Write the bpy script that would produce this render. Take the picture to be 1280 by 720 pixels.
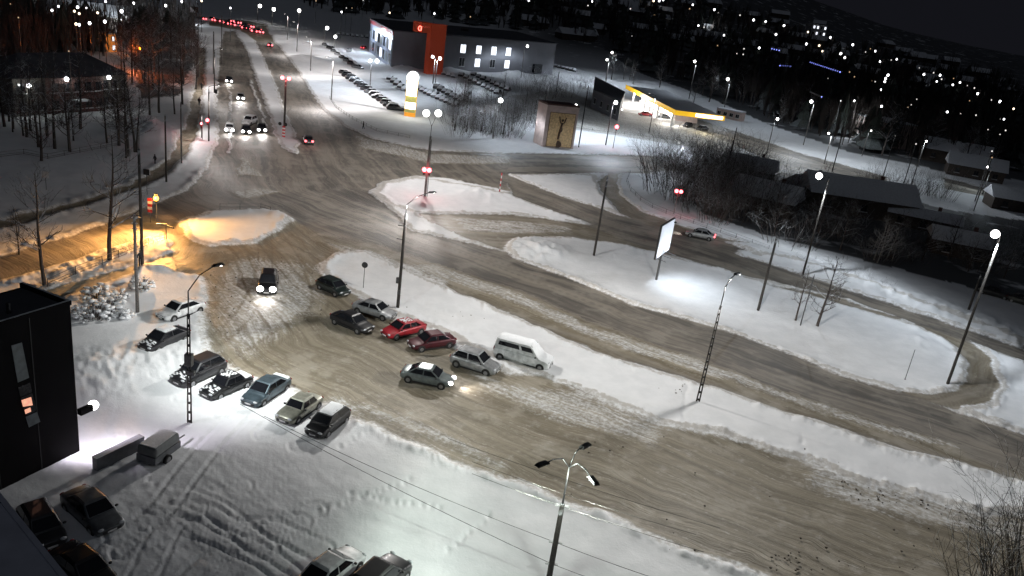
import bpy, math, random
import numpy as np
from mathutils import Vector, Matrix
random.seed(7)
RND = random.Random(11)
for o in list(bpy.data.objects): bpy.data.objects.remove(o)
SC = bpy.context.scene; COL = SC.collection
# ------------------------------------------------------------- camera
F, PITCH, ROLL, H = 1000.0, math.radians(20.3), math.radians(8.0), 32.0
cp, sp, cr, sr = math.cos(PITCH), math.sin(PITCH), math.cos(ROLL), math.sin(ROLL)
FW = Vector((0, cp, -sp)); UP = Vector((0, sp, cp)); RT = Vector((1, 0, 0))
CR = RT*cr + UP*sr; CU = RT*-sr + UP*cr
EYE = Vector((0, 0, H))
cd = bpy.data.cameras.new('camera'); cam = bpy.data.objects.new('camera', cd); COL.objects.link(cam)
cam.matrix_world = Matrix((( CR.x, CU.x, -FW.x, 0), (CR.y, CU.y, -FW.y, 0), (CR.z, CU.z, -FW.z, H), (0, 0, 0, 1)))
cd.sensor_width = 36; cd.lens = 36*F/1280; cd.clip_start = 0.3; cd.clip_end = 6000
SC.camera = cam
# ------------------------------------------------------------- world, added night fill, exposure
W = bpy.data.worlds.new('World'); SC.world = W; W.use_nodes = True
bg = W.node_tree.nodes['Background']
_n = W.node_tree; tcw = _n.nodes.new('ShaderNodeTexCoord'); sep = _n.nodes.new('ShaderNodeSeparateXYZ')
rpw = _n.nodes.new('ShaderNodeValToRGB'); _n.links.new(tcw.outputs['Generated'], sep.inputs[0]); _n.links.new(sep.outputs[2], rpw.inputs[0])
rpw.color_ramp.elements[0].color = (0.0058, 0.0060, 0.0082, 1); rpw.color_ramp.elements[0].position = 0.0
rpw.color_ramp.elements[1].color = (0.0050, 0.0056, 0.0080, 1); rpw.color_ramp.elements[1].position = 0.5
_n.links.new(rpw.outputs[0], bg.inputs[0]); bg.inputs[1].default_value = 1.0
sd = bpy.data.lights.new('night_fill', 'SUN'); sd.energy = 0.065; sd.angle = math.radians(40); sd.color = (0.80, 0.88, 1.0)  # soft sun lamp added as ambient fill for the unlit snow
so = bpy.data.objects.new('night_fill', sd); COL.objects.link(so); so.rotation_euler = (math.radians(25), math.radians(20), 0)
vs = SC.view_settings; vs.view_transform = 'Standard'; vs.look = 'None'; vs.gamma = 1; vs.use_curve_mapping = False; vs.exposure = 0.12
BATK, BATS = 4.7, -1.0
LK = 1.0   # one dial for all the street lamps
# ------------------------------------------------------------- mapping: picture of the place -> ground
def ray(px, py): return (FW*F + CR*(px-640) - CU*(py-360)).normalized()
def sstep(a, b, x):
    t = np.clip((x-a)/(b-a), 0, 1); return t*t*(3-2*t)
def terrain(x, y):
    r = np.hypot(x, y); az = np.degrees(np.arctan2(x, y))
    e = np.interp(az, [-60, -30, 0, 13, 17, 21, 26, 33, 60], [5, 5, 4.2, 2.6, 1.7, .9, .35, .05, .0])
    top = 32.0 + 1500*np.tan(np.radians(e))
    return top*sstep(420, 1500, r) + 3.0*np.sin(x*.011)*np.cos(y*.013)*sstep(450, 700, r)
def G(px, py, z=0.0):
    d = ray(px, py)
    if d.z < -1e-4:
        t = (H-z)/-d.z
        if t < 400: return Vector((d.x*t, d.y*t, z))
    t = 150.0
    while t < 2600:
        p = EYE + d*t
        if p.z - float(terrain(p.x, p.y)) <= z: return p
        t += 4
    p = EYE + d*1500; return p
def g2(px, py): p = G(px, py); return (p.x, p.y)
def proj(P):
    v = P - EYE; w = v.dot(FW); return (640 + F*v.dot(CR)/w, 360 - F*v.dot(CU)/w)
def height(base, topy):
    lo, hi = 0.0, 60.0
    for _ in range(40):
        m = (lo+hi)/2
        if proj(base + Vector((0, 0, m)))[1] > topy: lo = m
        else: hi = m
    return lo
# ------------------------------------------------------------- noise
def vnoise(x, y, seed=0):
    xi = np.floor(x).astype(np.int64); yi = np.floor(y).astype(np.int64); xf = x-xi; yf = y-yi
    def h(a, b):
        n = (a*374761393 + b*668265263 + seed*69069) & 0x7fffffff
        n = ((n ^ (n >> 13))*1274126177) & 0x7fffffff
        return ((n ^ (n >> 16)) & 0xffff)/65535.0
    u = xf*xf*(3-2*xf); v = yf*yf*(3-2*yf)
    return (h(xi, yi)*(1-u)+h(xi+1, yi)*u)*(1-v) + (h(xi, yi+1)*(1-u)+h(xi+1, yi+1)*u)*v
def fbm(x, y, o=4, seed=0):
    s = 0; a = .5
    for i in range(o): s = s + a*vnoise(x, y, seed+i); x = x*2.03; y = y*2.03; a *= .5
    return s
# ------------------------------------------------------------- materials
def mat(name, col, rough=.6, metal=0, emit=0, ecol=None, spec=None, coat=0, vary=.25, vscale=3.0, bump=0, bscale=20, nolight=False):
    m = bpy.data.materials.new(name); m.use_nodes = True; nt = m.node_tree; N = nt.nodes; L = nt.links
    b = N['Principled BSDF']; b.inputs['Roughness'].default_value = rough; b.inputs['Metallic'].default_value = metal
    if coat: b.inputs['Coat Weight'].default_value = coat
    if spec is not None: b.inputs['Specular IOR Level'].default_value = spec
    if emit:
        b.inputs['Emission Color'].default_value = (*(ecol or col), 1); b.inputs['Emission Strength'].default_value = emit
    if nolight: m.cycles.emission_sampling = 'NONE'
    tc = N.new('ShaderNodeTexCoord'); no = N.new('ShaderNodeTexNoise'); no.inputs['Scale'].default_value = vscale; no.inputs['Detail'].default_value = 5
    L.new(tc.outputs['Object'], no.inputs['Vector'])
    r = N.new('ShaderNodeValToRGB'); L.new(no.outputs[0], r.inputs[0])
    r.color_ramp.elements[0].position = .3; r.color_ramp.elements[1].position = .7
    r.color_ramp.elements[0].color = (*[c*(1-vary) for c in col], 1); r.color_ramp.elements[1].color = (*[min(1, c*(1+vary*.6)) for c in col], 1)
    L.new(r.outputs[0], b.inputs['Base Color'])
    if bump:
        n2 = N.new('ShaderNodeTexNoise'); n2.inputs['Scale'].default_value = bscale; n2.inputs['Detail'].default_value = 4; L.new(tc.outputs['Object'], n2.inputs['Vector'])
        bp = N.new('ShaderNodeBump'); bp.inputs['Strength'].default_value = bump; bp.inputs['Distance'].default_value = .05; L.new(n2.outputs[0], bp.inputs['Height']); L.new(bp.outputs[0], b.inputs['Normal'])
    return m
def topsnow(name, col, rough=.8, lo=.35, hi=.7, vary=.3, vscale=4, snowcol=(.74, .77, .80)):
    """bark or paint with snow caught on the faces that look up"""
    m = mat(name, col, rough, vary=vary, vscale=vscale); nt = m.node_tree; N = nt.nodes; L = nt.links; b = N['Principled BSDF']
    src = b.inputs['Base Color'].links[0].from_socket
    ge = N.new('ShaderNodeNewGeometry'); s = N.new('ShaderNodeSeparateXYZ'); L.new(ge.outputs['Normal'], s.inputs[0])
    tc = N.new('ShaderNodeTexCoord'); no = N.new('ShaderNodeTexNoise'); no.inputs['Scale'].default_value = 3; L.new(tc.outputs['Object'], no.inputs['Vector'])
    ad = N.new('ShaderNodeMath'); ad.operation = 'MULTIPLY_ADD'; L.new(no.outputs[0], ad.inputs[0]); ad.inputs[1].default_value = .6; L.new(s.outputs[2], ad.inputs[2])
    mr = N.new('ShaderNodeMapRange'); L.new(ad.outputs[0], mr.inputs[0]); mr.inputs[1].default_value = lo+.3; mr.inputs[2].default_value = hi+.3
    mx = N.new('ShaderNodeMix'); mx.data_type = 'RGBA'; L.new(mr.outputs[0], mx.inputs[0]); L.new(src, mx.inputs[6]); mx.inputs[7].default_value = (*snowcol, 1)
    L.new(mx.outputs[2], b.inputs['Base Color']); return m
M = {}
M['snow'] = mat('snow', (.78, .80, .82), .75, vary=.06, bump=.6, bscale=6)
M['snow_roof'] = mat('snow_roof', (.62, .64, .67), .8, vary=.12, bump=.4, bscale=3)
M['concrete'] = topsnow('concrete', (.17, .16, .15), lo=.6, hi=.9, vary=.5, vscale=9)
M['darkpole'] = topsnow('darkpole', (.045, .04, .035), lo=.6, hi=.9, vary=.5, vscale=12)
M['steel'] = mat('steel', (.10, .10, .10), .45, .6, vary=.3, vscale=8)
M['head'] = mat('lamp_housing', (.03, .03, .03), .5)
M['bark'] = topsnow('bark', (.05, .04, .035), lo=.45, hi=.85)
M['twig'] = topsnow('twig', (.055, .043, .036), lo=.35, hi=.8)
M['birch'] = topsnow('birch_bark', (.28, .26, .24), lo=.45, hi=.8, vary=.8, vscale=2)
M['rime'] = topsnow('rime_twig', (.10, .09, .08), lo=-.2, hi=.45)
M['needle'] = topsnow('needles', (.02, .028, .02), lo=.5, hi=1.0, snowcol=(.16, .17, .19))
M['bulb'] = mat('lamp_glass_lit', (1, 1, 1), .5, emit=14, ecol=(1, .97, .93), nolight=True)
M['bulbfar'] = mat('far_lamp_lit', (1, 1, 1), .5, emit=6, ecol=(.97, .97, 1), nolight=True)
M['bulbdim'] = mat('far_lamp_dim', (1, 1, 1), .5, emit=1.0, ecol=(1, .95, .9), nolight=True)
M['bulbwarm'] = mat('far_lamp_warm', (1, 1, 1), .5, emit=3.5, ecol=(1, .80, .55), nolight=True)
M['bulbwarmdim'] = mat('far_lamp_warm_dim', (1, 1, 1), .5, emit=.5, ecol=(1, .65, .35), nolight=True)
M['greywin'] = mat('grey_glazing', (.16, .18, .19), .3)
M['headlit'] = mat('headlight_lit', (1, 1, 1), .3, emit=12, ecol=(1, .97, .95), nolight=True)
M['lens'] = mat('lens_clear', (.55, .57, .6), .12, spec=.8)
M['tail'] = mat('tail_lens', (.25, .01, .01), .25)
M['taillit'] = mat('tail_lit', (1, .05, .05), .3, emit=5, ecol=(1, .12, .14), nolight=True)
M['redlit'] = mat('signal_red_lit', (1, .05, .05), .3, emit=9, ecol=(1, .10, .12), nolight=True)
M['redhot'] = mat('signal_red_core', (1, .5, .5), .3, emit=7, ecol=(1, .42, .42), nolight=True)
M['amberlit'] = mat('signal_amber_lit', (1, .5, .05), .3, emit=5, ecol=(1, .5, .06), nolight=True)
M['bluelit'] = mat('blue_garland', (.2, .25, 1), .3, emit=3, ecol=(.25, .3, 1), nolight=True)
M['glass'] = mat('car_glass', (.012, .013, .016), .06, spec=.6)
M['tyre'] = mat('tyre', (.015, .015, .015), .85)
M['rim'] = mat('rim', (.30, .30, .31), .35, .8)
M['trim'] = mat('black_trim', (.02, .02, .02), .5)
M['plate'] = mat('number_plate', (.65, .65, .65), .5)
for k, c, mt in (('white', (.62, .63, .64), 0), ('silver', (.36, .37, .38), .5), ('grey', (.13, .14, .15), .4), ('black', (.012, .012, .014), .1), ('dark', (.028, .028, .032), .3),
              ('bluegrey', (.075, .105, .125), .45), ('red', (.33, .012, .022), .1), ('teal', (.15, .175, .175), .4), ('maroon', (.065, .008, .014), .2), ('green', (.02, .03, .028), .3), ('beige', (.30, .30, .25), .45)):
    M['p_'+k] = mat('paint_'+k, c, .38, mt, coat=.3, vary=.35, vscale=2.5)
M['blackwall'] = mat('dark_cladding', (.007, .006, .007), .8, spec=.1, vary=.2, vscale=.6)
M['roofdark'] = mat('roof_felt', (.075, .078, .088), .85, vary=.25, vscale=.5)
M['greywall'] = mat('grey_panels', (.17, .172, .19), .6, vary=.15, vscale=.2)
M['facade'] = mat('glazed_wall', (.30, .34, .44), .4, vary=.4, vscale=.5)
M['litwin'] = mat('lit_window', (.9, .92, 1), .4, emit=1.6, ecol=(.85, .9, 1.0), vary=.5, nolight=True)
M['litshop'] = mat('lit_shop_window', (1, .95, .85), .4, emit=3.2, ecol=(1, .93, .82), nolight=True)
M['darkwin'] = mat('dark_window', (.015, .016, .02), .12)
M['redpanel'] = mat('red_cladding', (.42, .055, .02), .5, vary=.12, emit=.05, ecol=(.8, .09, .03))
M['redletters'] = mat('red_letters', (1, .2, .15), .4, emit=4, ecol=(1, .14, .10), nolight=True)
M['redband'] = mat('red_band', (.28, .04, .05), .5)
M['yellow'] = mat('yellow_fascia', (.80, .46, .02), .45, emit=.55, ecol=(1, .58, .02), vary=.1)
M['olive'] = mat('olive_panel', (.35, .33, .10), .5, emit=.25, ecol=(.6, .52, .15))
M['orange'] = mat('orange_panel', (.75, .28, .02), .5, emit=.45, ecol=(1, .4, .03))
M['signwhite'] = mat('lit_sign_white', (1, 1, 1), .5, emit=4, ecol=(1, .99, .95), nolight=True)
M['board'] = mat('billboard_sheet', (.78, .80, .85), .5, vary=.08, vscale=1.0, emit=.10, ecol=(.8, .88, 1))
M['plaster'] = mat('pale_plaster', (.52, .41, .37), .8, vary=.2, vscale=.8, bump=.2)
M['muralbase'] = mat('mural_ground', (.62, .43, .22), .8, vary=.35, vscale=2.5)
M['muraldark'] = mat('mural_paint', (.09, .055, .035), .8)
M['brickdark'] = mat('dull_render', (.12, .105, .09), .85, vary=.3, vscale=.5)
M['brickred'] = mat('dark_brick', (.10, .05, .045), .85, vary=.3, vscale=1)
M['frame'] = mat('window_frame', (.5, .5, .5), .6)
M['wood'] = mat('dark_wood', (.07, .055, .045), .85, vary=.4, vscale=3)
M['mud'] = mat('frozen_mud', (.12, .10, .08), .9)
M['shed'] = mat('galvanised_sheet', (.16, .17, .18), .5, .4, vary=.2)
M['tarp'] = mat('tarpaulin', (.20, .21, .21), .7, vary=.15)
M['parapet'] = mat('parapet_sheet', (.62, .63, .70), .6, 0, vary=.15, vscale=2, bump=.1)
M['stripe_r'] = mat('red_stripe', (.5, .02, .03), .5); M['stripe_w'] = mat('white_stripe', (.7, .7, .7), .5)
M['coat'] = mat('dark_clothes', (.02, .02, .024), .85); M['skin'] = mat('skin', (.40, .24, .18), .6)
M['wire'] = mat('wire', (.06, .06, .06), .5); M['wirew'] = mat('bright_wire', (.16, .15, .14), .7, 0)
M['warmwin'] = mat('warm_window', (1, .5, .3), .5, emit=.8, ecol=(1, .45, .3), vary=.6, nolight=True)
M['litfacade'] = mat('lit_facade', (.5, .5, .5), .7, vary=.5, vscale=.6)
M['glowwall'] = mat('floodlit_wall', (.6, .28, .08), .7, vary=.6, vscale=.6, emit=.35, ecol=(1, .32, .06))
# ------------------------------------------------------------- mesh helpers
class MB:
    def __init__(s): s.v = []; s.f = []; s.m = []; s.mi = 0
    def add(s, vs, fs):
        b = len(s.v); s.v += [tuple(p) for p in vs]
        for f in fs: s.f.append(tuple(b+i for i in f)); s.m.append(s.mi)
    def box(s, c, d, rz=0, taper=1.0):
        x, y, z = d[0]/2, d[1]/2, d[2]/2; co, si = math.cos(rz), math.sin(rz); P = []
        for k in (-1, 1):
            t = 1 if k < 0 else taper
            for (a, b) in ((-1, -1), (1, -1), (1, 1), (-1, 1)):
                X, Y = a*x*t, b*y*t; P.append((c[0]+X*co-Y*si, c[1]+X*si+Y*co, c[2]+k*z))
        s.add(P, [(3, 2, 1, 0), (4, 5, 6, 7), (0, 1, 5, 4), (1, 2, 6, 5), (2, 3, 7, 6), (3, 0, 4, 7)]); return s
    def prism(s, poly, z0, z1):
        n = len(poly)
        a = sum(poly[i][0]*poly[(i+1) % n][1]-poly[(i+1) % n][0]*poly[i][1] for i in range(n))
        if a < 0: poly = poly[::-1]
        s.add([(p[0], p[1], z0) for p in poly]+[(p[0], p[1], z1) for p in poly], [tuple(range(n))[::-1], tuple(range(n, 2*n))]+[(i, (i+1) % n, n+(i+1) % n, n+i) for i in range(n)]); return s
    def tube(s, p0, p1, r0, r1=None, n=6, cap=True):
        r1 = r0 if r1 is None else r1; p0 = Vector(p0); p1 = Vector(p1); d = p1-p0
        if d.length < 1e-6: return s
        d.normalize(); a = d.orthogonal().normalized(); b = d.cross(a)
        P = [p0+(a*math.cos(2*math.pi*i/n)+b*math.sin(2*math.pi*i/n))*r0 for i in range(n)]+[p1+(a*math.cos(2*math.pi*i/n)+b*math.sin(2*math.pi*i/n))*r1 for i in range(n)]
        fs = [(i, (i+1) % n, n+(i+1) % n, n+i) for i in range(n)]
        if cap: fs += [tuple(range(n))[::-1], tuple(range(n, 2*n))]
        s.add(P, fs); return s
    def path(s, pts, r, n=5):
        for a, b in zip(pts[:-1], pts[1:]): s.tube(a, b, r, r, n, True)
        return s
    def ball(s, c, r, nu=10, nv=6, sz=(1, 1, 1)):
        P = [(c[0], c[1], c[2]-r*sz[2])]
        for j in range(1, nv):
            t = math.pi*j/nv
            for i in range(nu): a = 2*math.pi*i/nu; P.append((c[0]+r*sz[0]*math.sin(t)*math.cos(a), c[1]+r*sz[1]*math.sin(t)*math.sin(a), c[2]-r*sz[2]*math.cos(t)))
        P.append((c[0], c[1], c[2]+r*sz[2])); fs = [(0, 1+(i+1) % nu, 1+i) for i in range(nu)]
        for j in range(nv-2):
            for i in range(nu): a = 1+j*nu; fs.append((a+i, a+(i+1) % nu, a+nu+(i+1) % nu, a+nu+i))
        t = len(P)-1; a = 1+(nv-2)*nu; fs += [(a+i, a+(i+1) % nu, t) for i in range(nu)]
        s.add(P, fs); return s
    def quad(s, a, b, c, d, th=.02):
        a, b, c, d = map(Vector, (a, b, c, d)); n = (b-a).cross(d-a).normalized()*th
        s.add([a, b, c, d, a-n, b-n, c-n, d-n], [(0, 1, 2, 3), (7, 6, 5, 4), (0, 4, 5, 1), (1, 5, 6, 2), (2, 6, 7, 3), (3, 7, 4, 0)]); return s
    def mesh(s, name, mats, smooth=False):
        me = bpy.data.meshes.new(name); me.from_pydata(s.v, [], s.f); me.update()
        for m in (mats if isinstance(mats, (list, tuple)) else [mats]): me.materials.append(M[m] if isinstance(m, str) else m)
        if len(me.polygons): me.polygons.foreach_set('material_index', s.m)
        if smooth: me.polygons.foreach_set('use_smooth', [True]*len(me.polygons))
        return me
    def build(s, name, mats, parent=None, smooth=False): return link(name, s.mesh(name, mats, smooth), parent)
def link(name, me, parent=None, loc=None, rz=None):
    o = bpy.data.objects.new(name, me); COL.objects.link(o)
    if parent: o.parent = parent
    if loc is not None: o.location = loc
    if rz is not None: o.rotation_euler = (0, 0, rz)
    return o
def tag(o, label=None, cat=None, group=None, kind=None):
    if label: o['label'] = label
    if cat: o['category'] = cat
    if group: o['group'] = group
    if kind: o['kind'] = kind
    return o
def thing(name, label, cat, loc=(0, 0, 0), rz=0, group=None):
    o = link(name, None, None, loc, rz); o.empty_display_size = .2; return tag(o, label, cat, group)
def lamp(kind, parent, loc, power, col, size=.15, spot=None, blend=.6, aim=None):
    bat = kind == 'SPOT' and spot and spot >= 140      # street luminaire: spreads its light evenly over the ground around the post
    if bat: kind = 'POINT'
    l = bpy.data.lights.new(parent.name.split('.')[0]+'_light', kind); l.energy = power*1.5; l.color = col; l.shadow_soft_size = size
    if bat:
        l.energy = power*BATK; l.use_nodes = True; nt = l.node_tree; N = nt.nodes; Lk = nt.links; em = [q for q in N if q.type == 'EMISSION'][0]
        tc = N.new('ShaderNodeTexCoord'); sp_ = N.new('ShaderNodeSeparateXYZ'); Lk.new(tc.outputs['Normal'], sp_.inputs[0])
        r = N.new('ShaderNodeValToRGB'); ng = N.new('ShaderNodeMath'); ng.operation = 'MULTIPLY'; ng.inputs[1].default_value = BATS; Lk.new(sp_.outputs[2], ng.inputs[0]); Lk.new(ng.outputs[0], r.inputs[0])
        e = r.color_ramp.elements; e[0].position = 0.0; e[0].color = (0, 0, 0, 1); e[1].position = 1.0; v_ = .062; e[1].color = (v_, v_, v_, 1)
        for c_ in (.9, .8, .7, .6, .52, .45, .40): w_ = min(1, v_/c_**2.7); q = e.new(c_); q.color = (w_, w_, w_, 1)
        for c_, w_ in ((.34, .62), (.22, .18), (.10, .02)): q = e.new(c_); q.color = (w_, w_, w_, 1)
        Lk.new(r.outputs[0], em.inputs['Strength'])
    if kind == 'SPOT': l.spot_size = math.radians(spot); l.spot_blend = blend
    o = bpy.data.objects.new(l.name, l); COL.objects.link(o); o.parent = parent; o.location = loc
    if aim is not None and bat:
        a = Vector(aim); o.rotation_euler = Vector((0, 0, -1)).rotation_difference(a).to_euler()
    elif aim is not None: o.rotation_euler = Vector(aim).to_track_quat('-Z', 'Y').to_euler()
    return o
# ------------------------------------------------------------- ground sheet
# painted in order: (kind, outline, centre line, softness)   A asphalt, P packed brown snow, M rough slush, S snow
AX = [(330, 225), (500, 300), (700, 375), (1000, 480), (1280, 590)]
BX = [(300, 300), (420, 420), (640, 520), (960, 640), (1280, 760)]
ZONES = [
 ('A', [(300,38),(330,42),(350,60),(372,88),(390,118),(405,138),(432,158),(462,173),(500,182),(545,189),(620,192),(700,193),(800,195),(812,205),(815,218),(730,216),(632,218),(636,240),(560,224),(520,220),(480,228),(460,240),(520,290),(640,318),(700,345),(790,380),(900,412),(1000,444),(1080,478),(1180,510),(1300,552),(1300,612),(1200,578),(1120,560),(1000,520),(880,482),(740,440),(640,395),(560,360),(500,338),(400,330),(340,300),(318,288),(262,268),(230,278),(180,297),(130,312),(80,330),(30,345),(0,352),(-60,352),(-60,330),(0,322),(40,308),(90,296),(130,279),(180,262),(235,238),(262,210),(273,175),(271,140),(272,100),(275,60),(280,40)], [(300,40),(318,120),(322,190),(345,240),(500,300),(900,445),(1280,580)], .5),
 ('A', [(632,218),(700,243),(772,269),(850,287),(900,301),(985,335),(1060,362),(1100,376),(1200,411),(1310,441),(1310,470),(1230,436),(1180,418),(1130,399),(1060,375),(960,352),(850,327),(790,303),(742,285),(700,270),(640,247)], [(600,225),(740,276),(900,320),(1280,450)], .5),
 ('A', [(632,219),(640,192),(810,195),(930,200),(1000,212),(1060,222),(1110,225),(1110,232),(1050,232),(985,222),(940,214),(840,214),(735,217)], [(600,205),(800,206),(960,212),(1100,228)], .6),
 ('A', [(868,148),(900,158),(960,178),(1000,192),(1060,208),(1110,222),(1100,232),(1050,222),(985,212),(940,192),(900,175),(862,160)], [(850,150),(960,185),(1100,228)], .6),
 ('A', [(1180,222),(1240,238),(1300,250),(1300,262),(1240,248),(1180,236)], [(1100,222),(1300,258)], .6),
 ('M', [(745,228),(762,217),(778,216),(770,228),(775,245),(800,264),(850,282),(930,306),(900,301),(850,290),(810,281),(772,266),(757,250)], [(765,215),(762,240),(790,266),(880,298)], .5),
 ('S', [(1110,380),(1060,364),(985,338),(920,318),(920,312),(1000,330),(1100,362),(1200,400),(1280,430),(1280,438),(1200,410)], None, .95),
 ('P', [(318,285),(365,275),(400,290),(430,305),(470,325),(500,342),(440,322),(404,328),(402,345),(420,352),(462,385),(575,440),(640,470),(690,470),(840,530),(900,546),(1000,577),(1100,610),(1180,632),(1230,642),(1300,650),(1300,800),(1100,780),(960,722),(880,692),(800,662),(700,622),(640,600),(560,570),(500,550),(450,524),(350,478),(300,470),(262,440),(258,380),(262,355),(250,335),(225,318),(235,302),(265,308),(320,306)], BX, 1.0),
 ('P', [(180,290),(236,275),(236,300),(262,312),(300,330),(250,345),(180,330),(165,342),(60,378),(-20,400),(-20,388),(60,362),(110,348),(170,332),(215,316)], [(240,280),(215,320),(60,370)], .5),
 ('V', [(300,318),(400,330),(398,352),(415,375),(360,420),(320,450),(285,450),(262,420),(262,360),(280,330)], None, 2.5),
 ('V', [(575,446),(640,480),(720,490),(840,532),(820,560),(700,530),(600,490)], None, 1.5),
 ('V', [(400,500),(520,548),(640,592),(640,575),(540,530),(430,490)], None, 1.5),
 ('V', [(1000,574),(1180,632),(1290,655),(1290,690),(1150,660),(1000,610)], None, 1.5),
 ('M', [(420,318),(500,338),(560,360),(640,395),(740,440),(880,482),(1000,520),(1120,560),(1200,578),(1300,610),(1300,596),(1200,565),(1000,497),(880,455),(760,410),(640,360),(560,335),(480,308),(400,292)], AX, .8),
 ('M', [(520,268),(580,268),(640,268),(700,275),(742,284),(790,303),(850,327),(960,355),(1050,374),(1130,400),(1130,410),(1050,385),(960,360),(820,316),(760,303),(700,297),(640,300),(630,315),(560,290)], [(520,268),(700,285),(820,315),(1130,404)], .6),
 ('V', [(500,332),(640,380),(740,428),(880,470),(1000,508),(1120,548),(1200,566),(1200,558),(1000,495),(880,452),(740,408),(640,362),(540,330)], AX, 1.2),
 ('V', [(440,168),(540,192),(640,196),(640,206),(540,206),(450,185)], None, 1.5),
 ('V', [(400,300),(470,315),(560,350),(560,362),(500,338),(430,320)], None, 1.0),
 ('V', [(560,272),(640,276),(720,284),(720,292),(640,294),(580,290)], None, 1.2),
 ('S', [(470,243),(478,232),(520,223),(560,229),(600,237),(640,246),(690,264),(742,282),(700,277),(640,269),(580,267),(520,267),(485,256)], None, .95),
 ('S', [(628,312),(640,301),(700,296),(760,303),(820,316),(900,335),(960,356),(1050,380),(1130,403),(1180,422),(1202,440),(1211,468),(1195,489),(1160,493),(1080,480),(990,445),(900,412),(790,380),(700,345),(645,324)], None, .95),
 ('M', [(1135,402),(1180,415),(1220,432),(1240,452),(1250,480),(1238,502),(1200,514),(1150,500),(1110,488),(1160,493),(1195,489),(1211,468),(1202,440),(1180,422)], [(1140,404),(1225,440),(1230,485),(1130,495)], .5),
 ('S', [(1215,428),(1300,462),(1300,548),(1240,526),(1205,514),(1238,503),(1251,481),(1241,452)], None, .95),
 ('S', [(402,330),(420,317),(456,315),(500,334),(560,361),(640,396),(740,441),(880,483),(1000,521),(1120,562),(1200,579),(1300,612),(1300,640),(1230,642),(1180,632),(1100,610),(1000,577),(900,546),(830,530),(760,505),(692,478),(660,462),(600,440),(540,410),(462,380),(420,352),(404,345)], None, .95),
 ('S', [(222,278),(262,265),(318,262),(352,266),(368,276),(350,290),(320,303),(268,308),(236,298)], None, .95),
 ('S', [(-20,392),(65,350),(130,325),(183,301),(205,295),(216,305),(200,317),(170,329),(110,344),(65,360),(-20,384)], None, .35),
 ('S', [(640,220),(720,218),(742,220),(750,240),(772,267),(700,246)], None, .9),
 ('S', [(290,26),(303,34),(318,50),(331,75),(346,110),(360,150),(376,180),(371,193),(358,190),(344,170),(335,140),(320,100),(308,62),(295,42)], None, .35),
 ('S', [(286,112),(288,112),(290,192),(286,192)], None, .22),
 ('S', [(312,100),(314.5,100),(334,158),(331,158)], None, .22),
 ('V', [(298,198),(304,196),(322,214),(332,222),(306,220),(292,222)], None, .95),
 ('V', [(286,240),(320,236),(356,240),(330,246),(300,250)], None, .95),
 ('P', [(330,30),(300,26),(262,24),(262,32),(300,38),(322,52),(345,56)], [(262,28),(330,42)], .6),
 ('P', [(-40,285),(60,262),(120,246),(170,228),(210,200),(232,160),(243,110),(248,60),(256,60),(254,110),(248,165),(236,190),(205,222),(172,236),(100,258),(20,282),(-40,296)], [(-40,290),(170,232),(240,160),(252,60)], .4),
 ('V', [(775,138),(850,152),(930,185),(905,192),(820,178),(700,160),(640,120),(700,110)], [(700,130),(900,180)], 1.5),
]
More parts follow.
